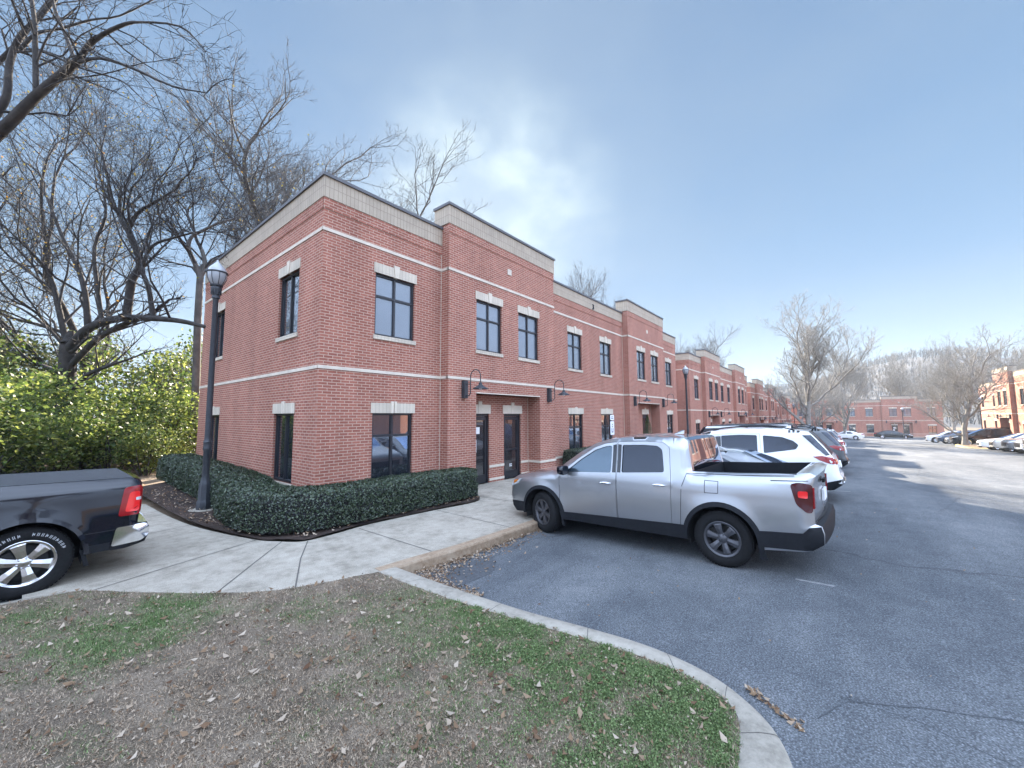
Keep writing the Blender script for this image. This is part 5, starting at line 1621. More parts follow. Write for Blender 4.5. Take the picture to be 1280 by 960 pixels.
leaf_mat('wild_leaf', (0.035, 0.070, 0.018), (0.13, 0.19, 0.042), (0.34, 0.37, 0.10), 0.5, 0.5)
leaf_mat('evergreen_leaf', (0.045, 0.055, 0.025), (0.085, 0.10, 0.04), (0.15, 0.15, 0.06), 0.35, 0.5)
leaf_mat('yellow_leaf', (0.16, 0.15, 0.03), (0.26, 0.20, 0.04), (0.32, 0.17, 0.05), 0.5, 0.6)
leaf_mat('dry_leaf', (0.10, 0.052, 0.030), (0.25, 0.165, 0.10), (0.44, 0.36, 0.28), 0.1, 0.8, 0.2)
leaf_mat('straw', (0.08, 0.058, 0.042), (0.27, 0.20, 0.138), (0.48, 0.38, 0.275), 0.0, 0.8, 0.2)
leaf_mat('grass_green', (0.052, 0.084, 0.028), (0.12, 0.175, 0.058), (0.22, 0.28, 0.12), 0.2, 0.6, 0.3)
leaf_mat('mulch_chip', (0.012, 0.009, 0.008), (0.045, 0.03, 0.024), (0.14, 0.10, 0.08), 0.0, 0.9, 0.2)
mat('bark_dark', (0.055, 0.047, 0.043), 0.95, c2=(0.018, 0.016, 0.015), scale=4, bump=0.6, bscale=14)
mat('bark_grey', (0.075, 0.07, 0.068), 0.95, c2=(0.145, 0.135, 0.125), scale=3, bump=0.4, bscale=14)
mat('bark_twig', (0.060, 0.056, 0.056), 0.95, c2=(0.028, 0.026, 0.027), scale=4)
mat('bark_pale', (0.15, 0.14, 0.125), 0.9, c2=(0.30, 0.28, 0.25), scale=2.5, bump=0.3, bscale=14)

def quads_at(P_, size, aspect=0.6, up_bias=0.3, nrm=None, curl=0.0):
    """leaf-shaped quads at points P_ (N,3) with random directions"""
    n = len(P_)
    size = np.broadcast_to(size, (n,))
    nv = rng.normal(size=(n, 3))
    if nrm is not None:
        nv = nv * (1 - up_bias) + nrm * up_bias * 2
    else:
        nv[:, 2] = np.abs(nv[:, 2]) + up_bias * 2
    nv /= np.linalg.norm(nv, axis=1)[:, None]
    a = np.cross(nv, rng.normal(size=(n, 3))); a /= np.linalg.norm(a, axis=1)[:, None]
    b = np.cross(nv, a)
    s = size[:, None]
    c = nv * s * curl
    return np.stack([P_ - a * s * .5 + c, P_ + b * s * aspect * .5 - a * s * .05, P_ + a * s * .5 + c, P_ - b * s * aspect * .5 - a * s * .05], 1)

def tubes_mesh(name, lines, material, parent=None):
    """lines: list of (pts list, radii list); batches by length and thickness"""
    vs, fs = [], []
    base = 0
    groups = {}
    for pts, rad in lines:
        k = 7 if rad[0] > .10 else 5 if rad[0] > .04 else 4 if rad[0] > .015 else 3
        groups.setdefault((len(pts), k), []).append((pts, rad))
    for (n, k), L in groups.items():
        P_ = np.array([l[0] for l in L], dtype=np.float64); R_ = np.array([l[1] for l in L])
        T = np.empty_like(P_); T[:, 1:-1] = P_[:, 2:] - P_[:, :-2]; T[:, 0] = P_[:, 1] - P_[:, 0]; T[:, -1] = P_[:, -1] - P_[:, -2]
        T /= np.linalg.norm(T, axis=2)[..., None] + 1e-9
        ref = np.where(np.abs(T[:, :1, 2:3]) < .8, np.array([[[0, 0, 1.]]]), np.array([[[1., 0, 0]]]))
        U = np.cross(T, np.broadcast_to(ref, T.shape)); U /= np.linalg.norm(U, axis=2)[..., None] + 1e-9
        V = np.cross(T, U)
        a = 2 * np.pi * np.arange(k) / k
        ring = P_[:, :, None, :] + R_[:, :, None, None] * (U[:, :, None, :] * np.cos(a)[None, None, :, None] + V[:, :, None, :] * np.sin(a)[None, None, :, None])
        m_ = len(L)
        vs.append(ring.reshape(-1, 3))
        i = np.arange(m_)[:, None, None] * n * k + np.arange(n - 1)[None, :, None] * k + np.arange(k)[None, None, :]
        j = np.arange(m_)[:, None, None] * n * k + np.arange(n - 1)[None, :, None] * k + ((np.arange(k) + 1) % k)[None, None, :]
        fs.append(np.stack([i, j, j + k, i + k], -1).reshape(-1, 4) + base)
        base += m_ * n * k
    V_ = np.concatenate(vs); F_ = np.concatenate(fs)
    me = bpy.data.meshes.new(name)
    me.vertices.add(len(V_)); me.vertices.foreach_set('co', V_.astype(np.float32).ravel())
    me.loops.add(F_.size); me.loops.foreach_set('vertex_index', F_.astype(np.int32).ravel())
    me.polygons.add(len(F_)); me.polygons.foreach_set('loop_start', np.arange(0, F_.size, 4, dtype=np.int32)); me.polygons.foreach_set('loop_total', np.full(len(F_), 4, dtype=np.int32))
    me.update(calc_edges=True)
    me.polygons.foreach_set('use_smooth', np.ones(len(F_), dtype=bool))
    me.materials.append(MAT[material])
    return link(name, me, parent)

class Tree:
    def __init__(s, seed, levels=5, kids=(7, 6, 5, 4, 4), ratio=(.62, .6, .58, .55, .5), angle=(38, 42, 45, 48, 50), wig=.22, lift=.12, start=.35, minr=.005):
        s.r = random.Random(seed)
        s.levels, s.kids, s.ratio, s.angle, s.wig, s.lift, s.start, s.minr = levels, kids, ratio, angle, wig, lift, start, minr
        s.thick, s.thin, s.tips = [], [], []
    def grow(s, p, d, L, r, lv, pts=None):
        rr = s.r
        n = 7 if lv == 0 else 6 if lv == 1 else 5 if lv == 2 else 4
        if pts is None:
            pts = [Vector(p)]
            d = Vector(d).normalized()
            for i in range(n - 1):
                d = (d + Vector((rr.gauss(0, 1), rr.gauss(0, 1), rr.gauss(0, 1) + s.lift / max(s.wig, .01))) * s.wig * (0.6 if lv == 0 else 1)).normalized()
                pts.append(pts[-1] + d * L / (n - 1))
        n = len(pts)
        r1 = r * (.5 if lv < s.levels - 1 else .35)
        rad = [max(s.minr * .6, r + (r1 - r) * i / (n - 1)) for i in range(n)]
        if lv == 0:
            rad[0] *= 1.35
        (s.thick if rad[0] > .055 else s.thin).append(([tuple(q) for q in pts], rad))
        if lv >= s.levels:
            s.tips.append(pts[-1]); return
        nk = s.kids[min(lv, len(s.kids) - 1)]
        for k in range(nk):
            u = s.start + (1 - s.start) * (k + rr.random()) / nk if lv == 0 else .2 + .8 * (k + rr.random()) / nk
            i = min(n - 2, int(u * (n - 1))); f = u * (n - 1) - i
            q = pts[i].lerp(pts[i + 1], f)
            dd = (pts[i + 1] - pts[i]).normalized()
            ang = R(s.angle[min(lv, len(s.angle) - 1)] * rr.uniform(.6, 1.3))
            ax = dd.orthogonal().normalized(); ax.rotate(Matrix.Rotation(rr.uniform(0, 2 * math.pi), 3, dd))
            nd = dd.copy(); nd.rotate(Matrix.Rotation(ang, 3, ax))
            rk = rad[i] * rr.uniform(.42, .68)
            s.grow(q, nd, L * s.ratio[min(lv, len(s.ratio) - 1)] * rr.uniform(.75, 1.2) * (1.15 - .45 * u), max(s.minr, rk), lv + 1)
        # the limb forks at its end
        dd = (pts[-1] - pts[-2]).normalized()
        for sg in (1, -1):
            nd = (dd + Vector((rr.gauss(0, .4), rr.gauss(0, .4), rr.gauss(0, .3) + .1))).normalized()
            s.grow(pts[-1], nd, L * s.ratio[min(lv, len(s.ratio) - 1)] * rr.uniform(.75, 1.05), max(s.minr, r1 * .8), lv + 1)
    def limb(s, pts, r0, r1, n, L, lv, off=(0, 0, 0), sub=3, spread=50, upw=.25):
        o = Vector(off)
        P_ = [Vector(q) - o for q in smooth_path(pts, sub)]
        k = len(P_)
        rad = [r0 + (r1 - r0) * i / (k - 1) for i in range(k)]
        for a, b in ((0, k // 2 + 1), (k // 2, k)):
            (s.thick if rad[a] > .055 else s.thin).append(([tuple(q) for q in P_[a:b]], rad[a:b]))
        for j in range(n):
            u = (j + s.r.random()) / n
            i = min(k - 2, int(u * (k - 1))); q = P_[i].lerp(P_[i + 1], u * (k - 1) - i)
            dd = (P_[i + 1] - P_[i]).normalized()
            ax = dd.orthogonal().normalized(); ax.rotate(Matrix.Rotation(s.r.uniform(0, 6.28), 3, dd))
            nd = dd.copy(); nd.rotate(Matrix.Rotation(R(spread * s.r.uniform(.6, 1.3)), 3, ax)); nd = (nd + Vector((0, 0, upw))).normalized()
            s.grow(q, nd, L * s.r.uniform(.7, 1.2), max(s.minr, rad[i] * .45), lv)
        s.grow(P_[-1], (P_[-1] - P_[-2]).normalized(), L * .6, max(s.minr, r1), lv)
    def build(s, name, label, bark, bark2, loc, group=None, leaves=0, leafmat='yellow_leaf', leafsize=.09):
        root = thing(name, label, 'tree', loc, 0, group)
        tubes_mesh('trunk', s.thick, bark, root)
        tubes_mesh('crown', s.thin, bark2, root)
        if leaves:
            q = np.array([tuple(v) for v in s.tips]); q = q[rng.integers(0, len(q), leaves)] + rng.normal(size=(leaves, 3)) * .25
            arrays_mesh('leaves', quads_at(q, rng.uniform(.6, 1.2, leaves) * leafsize, .7), 4, leafmat, root)
        return root
GRP_W = 'bare trees in the wood left of the nearest office'
# left wood
T1 = [
    ([(-6.28, 6.94, 6.05), (-5.34, 5.15, 7.32), (-4.73, 3.85, 7.93), (-4.31, 3.1, 8.57), (-3.85, 2.31, 9.14)], (0.13, 0.07)),
    ([(-3.85, 2.31, 9.14), (-3.65, 1.87, 9.48), (-3.37, 1.2, 9.56), (-3.15, 0.77, 9.52), (-2.71, -0.04, 9.25), (-2.46, -0.59, 8.67)], (0.05, 0.01)),
    ([(-3.82, 2.27, 9.14), (-3.57, 1.52, 8.95), (-3.22, 0.67, 8.5), (-2.79, -0.25, 7.92), (-2.45, -0.94, 7.64)], (0.04, 0.01)),
    ([(-4.31, 3.1, 8.6), (-4.38, 3.21, 9.61), (-4.44, 3.35, 10.35), (-4.66, 3.74, 11.89)], (0.05, 0.03)),
    ([(-3.86, 2.32, 9.17), (-4.03, 2.6, 9.83), (-4.18, 2.87, 10.41), (-4.34, 3.25, 11.44)], (0.035, 0.02)),
    ([(-4.65, 4.14, 9.9), (-4.27, 3.38, 9.71), (-3.79, 2.54, 9.21), (-3.28, 1.66, 8.79), (-3.06, 1.28, 8.43)], (0.028, 0.01)),
    ([(-4.88, 4.61, 8.47), (-4.72, 4.34, 8.98), (-4.73, 4.41, 9.74), (-4.62, 4.21, 10.33), (-4.38, 4.0, 10.86), (-4.04, 3.78, 11.76)], (0.075, 0.04)),
    ([(-4.31, 3.1, 8.63), (-3.98, 2.36, 8.71), (-3.51, 1.48, 8.65), (-3.07, 0.63, 8.69)], (0.02, 0.008)),
    ([(-4.6, 4.22, 10.04), (-4.4, 3.79, 10.29), (-4.09, 3.25, 10.29), (-3.69, 2.44, 10.27), (-3.34, 1.86, 10.25), (-2.88, 0.96, 10.43)], (0.04, 0.012)),
    ([(-5.07, 5.01, 9.57), (-4.67, 4.44, 10.26), (-4.49, 4.3, 10.79), (-4.2, 4.0, 11.59)], (0.05, 0.03)),
    ([(-5.37, 5.21, 10.87), (-4.92, 4.51, 10.76), (-4.61, 4.06, 10.07), (-4.07, 3.23, 9.06)], (0.025, 0.01)),
]
T2 = [
    ([(-3.02, 16.92, 0.94), (-3.01, 16.74, 2.3), (-3.03, 16.58, 3.66), (-3.07, 16.41, 5.36)], (0.34, 0.27)),
    ([(-3.09, 16.48, 5.02), (-2.72, 15.3, 5.78), (-2.26, 14.06, 6.11), (-1.71, 12.75, 6.17), (-1.08, 11.36, 6.03), (-0.56, 10.27, 5.86), (-0.02, 9.33, 5.6)], (0.2, 0.07)),
    ([(-2.93, 16.35, 4.51), (-2.39, 14.78, 5.43), (-1.84, 13.57, 5.92), (-1.19, 12.26, 6.26)], (0.13, 0.09)),
    ([(-1.74, 12.93, 6.2), (-1.7, 12.54, 7.66), (-1.52, 12.24, 8.29), (-1.8, 12.45, 9.24), (-1.92, 12.56, 9.62)], (0.15, 0.1)),
    ([(-1.92, 12.56, 9.62), (-1.75, 11.96, 10.21), (-1.36, 11.11, 10.54), (-0.9, 10.19, 10.95)], (0.09, 0.04)),
    ([(-1.87, 12.51, 9.5), (-2.18, 13.09, 10.36), (-2.38, 13.39, 11.15), (-2.64, 13.84, 12.57)], (0.07, 0.035)),
    ([(-1.12, 11.57, 6.06), (-1.31, 11.65, 7.24), (-1.48, 12.06, 8.09), (-1.33, 11.46, 8.86), (-0.92, 10.46, 9.03), (-0.4, 9.49, 9.17)], (0.1, 0.03)),
    ([(-2.62, 15.16, 5.88), (-2.79, 15.32, 7.48), (-3.09, 15.69, 8.69), (-3.47, 16.32, 9.79), (-4.0, 17.21, 11.66)], (0.12, 0.05)),
    ([(-3.11, 16.47, 5.29), (-3.47, 16.98, 7.13), (-3.65, 17.25, 8.02)], (0.12, 0.09)),
    ([(-2.29, 14.26, 6.07), (-2.48, 14.61, 7.58), (-2.66, 14.77, 9.27), (-2.44, 14.33, 10.6), (-2.59, 14.64, 12.05)], (0.09, 0.04)),
    ([(-2.9, 16.47, 3.32), (-2.51, 15.26, 4.02), (-2.04, 14.18, 4.31), (-1.62, 13.17, 4.52)], (0.11, 0.04)),
    ([(-3.07, 16.59, 4.0), (-3.79, 18.18, 4.58), (-4.49, 19.77, 5.02), (-5.49, 21.85, 5.68)], (0.08, 0.03)),
    ([(-3.05, 16.43, 5.02), (-3.67, 17.52, 6.12), (-4.51, 19.2, 7.13), (-5.49, 21.09, 7.82)], (0.07, 0.03)),
]
T4 = [
    ([(1.01, 14.54, -0.31), (0.92, 14.31, 2.28), (0.86, 14.15, 4.13), (0.75, 13.95, 6.73), (0.7, 13.75, 8.77)], (0.3, 0.2)),
    ([(0.7, 13.75, 8.69), (0.47, 13.79, 9.36), (0.24, 13.83, 9.91), (0.3, 13.69, 10.49), (0.76, 12.92, 10.88)], (0.12, 0.06)),
    ([(0.7, 13.75, 8.69), (0.83, 13.67, 9.36), (0.72, 13.87, 10.07), (0.57, 14.14, 10.57), (0.5, 14.32, 11.07)], (0.11, 0.06)),
    ([(0.71, 13.76, 8.58), (1.0, 13.61, 9.4), (1.61, 13.27, 9.97), (2.28, 12.84, 10.59)], (0.08, 0.035)),
]
T1O = (-7.2, 8.5, 0)
t1 = Tree(3, 5, (5, 5, 4, 4, 3), ratio=(.6, .62, .6, .58, .5), wig=.2, lift=.02, minr=.0042)
t1.limb([(-7.2, 8.5, -.4), (-7.15, 8.4, 1.5), (-7.0, 8.1, 3.4), (-6.7, 7.6, 5.0)] + T1[0][0][:1], .24, .14, 0, 1, 5, T1O)
for k, (p_, (r0, r1)) in enumerate(T1):
    t1.limb(p_, r0, r1, (3, 6, 6, 5, 4, 5, 6, 4, 7, 5, 5)[k], (1.0, 1.0, 1.0, 1.4, 1.3, 1.0, 1.5, 1.0, 1.1, 1.4, 1.0)[k], 4 if k == 0 else 3, T1O, upw=.1)
t1.limb([(-7.0, 8.1, 3.4), (-7.8, 8.6, 6), (-8.4, 9, 9), (-8.6, 9.2, 12)], .15, .05, 7, 3.0, 2, T1O)
t1.build('bare_tree', 'dark bare tree whose limbs reach in over the top left of the photo', 'bark_dark', 'bark_dark', T1O, GRP_W)
T2O = (T2[0][0][0][0], T2[0][0][0][1], .1)
V3 = lambda *a: [Vector(q) for q in a]
t2 = Tree(21, 5, (5, 5, 4, 4, 3), ratio=(.6, .62, .6, .58, .5), wig=.24, lift=.10, minr=.0055)
for k, (p_, (r0, r1)) in enumerate(T2):
    n_, L_, lv = ((0, 1, 5), (5, 2.2, 3), (3, 2.0, 3), (3, 2.6, 2), (5, 3.4, 2), (5, 3.4, 2), (7, 3.0, 2), (7, 3.4, 2), (4, 3.2, 2), (6, 3.2, 2), (4, 1.8, 3), (5, 2.6, 2), (5, 2.8, 2))[k]
    t2.limb(p_, r0, r1, n_, L_, lv, T2O, upw=.35)
t2.build('bare_tree', 'dark bare tree with a thick low sideways limb above the yellow-green shrubs', 'bark_dark', 'bark_twig', T2O, GRP_W, leaves=1500)
t3 = Tree(5, 5, (7, 4, 4, 3, 3), wig=.2, lift=.1, start=.3, minr=.006)
t3.grow((0, 0, -.3), (.08, 0, 1), 9.5, .22, 0)
t3.build('bare_tree', 'slender dark bare tree behind the one with the thick sideways limb', 'bark_dark', 'bark_twig', (-1.2, 20.5, .3), GRP_W, leaves=1800)
T4O = (T4[0][0][0][0], T4[0][0][0][1], .2)
t4 = Tree(9, 5, (5, 5, 4, 4, 3), wig=.24, lift=.10, minr=.0055)
t4.limb(T4[0][0], .19, .14, 0, 1, 5, T4O)
for p_, (r0, r1) in T4[1:]:
    t4.limb(p_, r0, r1, 6, 3.4, 2, T4O, upw=.4)
t4.build('bare_tree', 'pale-trunked bare tree at the back corner of the nearest office, behind the lamp', 'bark_grey', 'bark_twig', T4O, GRP_W, leaves=400)
tp = Tree(17, 5, (11, 6, 4, 4, 2), ratio=(.50, .56, .56, .55, .5), wig=.17, lift=.13, start=.42, minr=.0075, angle=(40, 38, 42, 45, 50))
tp.grow((0, 0, -.3), (.02, 0, 1), 13.0, .30, 0)
pale1 = tp.build('bare_tree', 'tall pale bare tree showing above the left parapet of the nearest office', 'bark_grey', 'bark_grey', (6.9, 16.2, .4), 'bare trees behind the office row')
pale1.scale = (1.2, 1.2, .92)
GRP_T = 'bare trees behind the office row'
place(copy_tree(pale1), (11.6, 16.6, .3), 1.9, 'low pale crown over the roof just left of the first taller bay', GRP_T, (1.2, 1.2, .83))
place(copy_tree(pale1), (33.5, 13.5, 0), 3.4, 'bare tree top just over the parapet with the number 3', GRP_T, (1.0, 1.0, .86))
place(copy_tree(pale1), (40.5, 15, 0), .6, 'second, lower bare tree top over the parapet with the number 3', GRP_T, .82)
place(copy_tree(pale1), (80, 12.5, -1), 2.6, 'bare tree rising behind the second and third brick offices', GRP_T, (1.2, 1.2, .92))
place(copy_tree(pale1), (92, 14.5, -1), 5.2, 'bare tree behind the third brick office, beside the large pale tree', GRP_T, (1.1, 1.1, .9))
place(copy_tree(pale1), (-11, 17, .4), 2.2, 'bare tree half cut off by the left edge, behind the overhanging one', GRP_W, .62)
# lot trees
tl = Tree(31, 5, (13, 5, 4, 3, 2), ratio=(.46, .55, .55, .55, .5), wig=.14, lift=.15, start=.16, minr=.013, angle=(38, 36, 40, 44, 50))
tl.grow(None, None, 13.0, .27, 0, [Vector(q) for q in ((0, 0, -.3), (.02, .05, 2.2), (-.04, 0, 4.4), (.05, -.08, 6.6), (0, .05, 8.8), (.12, 0, 11), (.05, .1, 13))])
big = tl.build('bare_tree', 'large bare tree at the end of the left row, tallest on the lot', 'bark_pale', 'bark_pale', (57.7, -5.9, lz(57) + .1), 'bare trees on the parking lot')
big.scale = (1.15, 1.15, .78)
tr = Tree(46, 5, (12, 5, 4, 3, 2), ratio=(.52, .58, .56, .55, .5), wig=.17, lift=.08, start=.2, minr=.011, angle=(50, 46, 46, 48, 50))
tr.grow((0, 0, -.3), (0, .03, 1), 8.0, .24, 0)
rt_ = tr.build('bare_tree', 'pale slender bare tree on the yellow-kerbed island in the right row', 'bark_pale', 'bark_pale', (61.2, -19.3, lz(61) + .1), 'bare trees on the parking lot')
rt_.scale = (1.05, 1.05, .9)
place(copy_tree(big), (92, -9.5, lz(92)), 2.0, 'bare tree just right of the largest one, over the white cross-parked sedan', 'bare trees on the parking lot', (1.1, 1.1, .9))
place(copy_tree(rt_), (78, -6.0, lz(78)), 1.0, 'small bare tree low between the large tree and the far office', 'bare trees on the parking lot', .75)
GRP_H = 'bare trees at the foot of the hill'
hill_lab = ['bare tree behind the far office, above its tall middle bay', 'bare tree behind the far office, above its left wing', 'bare tree behind the far office, above its right wing']
for k, (x, y, s_, rz_) in enumerate([(135, -4, 1.0, 0.3), (140, -12, .95, 1.4), (150, -22, 1.2, 2.4), (138, -30, 1.05, 3.1), (150, -38, 1.25, .9), (143, -47, 1.2, 4.4), (160, -55, 1.35, 5.3), (128, -44, 1.0, 2.0), (165, -30, 1.2, 4.0), (112, -42, .95, 1.1), (120, -52, 1.1, .5), (105, -47, .9, 3.9)]):
    o = copy_tree(big if k % 2 else rt_)
    if k % 2 == 0: s_ *= 1.45
    place(o, (x, y, -3), rz_, 'bare tree, number unknown', GRP_H, s_)
    o['label'] = ['leftmost bare tree behind the far office, over its left wing', 'second bare tree from the left behind the far office', 'wide bare tree behind the middle of the far office', 'bare tree over the right wing of the far office',
                  'tall bare tree right of the far office, before the hill', 'bare tree behind the pale slender island tree', 'largest bare tree on the hill foot at the right', 'bare tree between the far office and the sunlit end wall',
                  'bare tree high behind the far office roof', 'bare tree over the roof of the sunlit end wall', 'bare tree farther behind the sunlit end wall', 'rightmost bare tree, over the nearer sunlit office'][k]
# the woods on the hill: far too many to count
n = 11000
hxr, hyr = rng.uniform(215, 560, n), rng.uniform(-330, 110, n)
hz_ = np.array([hill(a, b) for a, b in zip(hxr, hyr)])
V_ = []
for a, b, c in zip(hxr, hyr, hz_):
    hgt = rng.uniform(5, 8)
    k = 9
    th = rng.uniform(0, 6.28, k); ph = rng.uniform(.15, .75, k)
    z0 = rng.uniform(.1, .6, k) * hgt
    d = np.stack([np.cos(th) * np.sin(ph), np.sin(th) * np.sin(ph), np.cos(ph)], 1) * (rng.uniform(.35, .6, k) * hgt)[:, None]
    p0 = np.stack([np.full(k, a), np.full(k, b), c + z0], 1)
    w_ = np.stack([-np.sin(th), np.cos(th), np.zeros(k)], 1) * .16
    V_.append(np.stack([p0 - w_, p0 + w_, p0 + d], 1))
leaf_mat('far_twigs', (0.075, 0.072, 0.070), (0.095, 0.09, 0.087), (0.12, 0.112, 0.105), 0.05, 0.9, 0.1)
o = arrays_mesh('hillside_woods', np.concatenate(V_), 3, 'far_twigs')
tag(o, 'grey leafless woods covering the distant hill', 'woods', kind='stuff')

# shrubs of the wood edge
def cloud(n_clump, n_leaf, rx, rz, leaf, seed):
    g_ = np.random.default_rng(seed)
    cc = g_.normal(size=(n_clump, 3)); cc /= np.linalg.norm(cc, axis=1)[:, None]
    cc *= g_.uniform(.35, 1, n_clump)[:, None] ** .6
    cc = cc * (rx, rx, rz) + (0, 0, rz * 1.02)
    k = g_.integers(0, n_clump, n_leaf)
    q = cc[k] + g_.normal(size=(n_leaf, 3)) * (rx * .20, rx * .20, rz * .16)
    q[:, 2] = np.abs(q[:, 2])
    return cc, quads_at(q, g_.uniform(.6, 1.25, n_leaf) * leaf, .65, .35)
def shrub_proto(name, label, cat, seed, n_clump, n_leaf, rx, rz, leaf, lm, bark, group):
    root = thing(name, label, cat, group=group)
    cc, q = cloud(n_clump, n_leaf, rx, rz, leaf, seed)
    arrays_mesh('foliage', q, 4, lm, root)
    st = []
    for c in cc[:12]:
        c = Vector(c); a = Vector((c.x * .12, c.y * .12, -.2))
        mid_ = a.lerp(c, .5) + Vector((rng.normal() * .1, rng.normal() * .1, .1))
        st.append(([tuple(a), tuple(mid_), tuple(c)], [.035, .022, .008]))
    tubes_mesh('stems', st, bark, root)
    return root
GRP_S = 'yellow-green shrubs along the wood edge'
sh = [shrub_proto('wild_shrub', 'x', 'shrub', 50 + k, 22, 3300, 1.3, 1.45, .135, 'wild_leaf', 'bark_dark', GRP_S) for k in range(3)]
spots = [(-8.6, 9.5, 1.25), (-6.6, 10.2, .95), (-5.0, 11.0, 1.2), (-3.3, 11.8, .85), (-1.9, 12.5, 1.12), (-.7, 12.8, .8), (.5, 13.5, 1.1), (-4.4, 13.6, 1.3), (-7.6, 12.4, 1.35), (-2.4, 14.2, 1.2), (-10.5, 11.5, 1.3), (-.2, 15.0, 1.15), (-6, 15, 1.4), (-5.9, 8.6, .7), (-1.1, 11.2, .62)]
place_words = ['leftmost front shrub beyond the black pickup bed', 'second front shrub beyond the black pickup bed', 'bright shrub behind the bed cover of the black pickup', 'sunlit shrub over the red tail lamp of the black pickup', 'shrub left of the street lamp and the office corner',
               'shrub beside the back corner of the office wall', 'shrub tucked behind the back corner of the office', 'tall shrub at the foot of the dark leaning tree', 'tall shrub at the left edge of the photo', 'tall shrub under the thick sideways limb', 'shrub cut off by the left edge',
               'shrub at the foot of the pale-trunked tree', 'tallest shrub, at the back on the left', 'low shrub in front on the left, over the bed cover', 'lowest shrub, on the sunlit leaf litter near the office corner']
for k, ((x, y, s_), w_) in enumerate(zip(spots, place_words)):
    o = sh[k] if k < 3 else copy_tree(sh[k % 3])
    place(o, (x, y, gz(x, y) - .05), k * 1.7, 'yellow-green ' + w_, GRP_S, s_)
ev = shrub_proto('evergreen_shrub', 'x', 'shrub', 77, 34, 5200, 1.9, 2.9, .20, 'evergreen_leaf', 'bark_dark', 'dark evergreens deeper in the wood')
for k, (x, y, s_, l_) in enumerate([(-1.8, 23.5, 1.1, 'dark evergreen mass behind the middle of the wood'), (1.2, 21.5, .95, 'dark evergreen mass near the office back corner'), (-6.2, 24, 1.25, 'dark evergreen mass on the left of the wood'), (3.4, 25, 1.1, 'dark evergreen mass behind the pale-trunked tree'), (-9.5, 22, 1.15, 'dark evergreen mass cut off by the left edge'), (-4, 20.5, .9, 'dark evergreen mass under the dark tree with the sideways limb'), (.2, 18.5, .7, 'low dark evergreen near the office wall')]):
    o = ev if k == 0 else copy_tree(ev)
    place(o, (x, y, gz(x, y)), k * 2.1, l_, 'dark evergreens deeper in the wood', s_)

for k, (x, y, sx, sz, l_) in enumerate([(-2.4, 17.2, 1.25, 1.9, 'tall thin-leaved shrub between the dark tree and the pale trunk'), (.2, 16.6, 1.2, 1.75, 'tall thin-leaved shrub nearest the office back corner'), (-5.0, 18.4, 1.4, 1.8, 'tall thin-leaved shrub behind the dark tree trunk'), (1.6, 18.8, 1.2, 2.1, 'tallest thin-leaved shrub, behind the pale trunk'), (-8.6, 16.5, 1.4, 1.8, 'tall thin-leaved shrub at the left edge of the wood')]):
    place(copy_tree(sh[k % 3]), (x, y, gz(x, y)), k * 1.3, l_, 'tall thin-leaved shrubs in the wood', (sx, sx, sz))
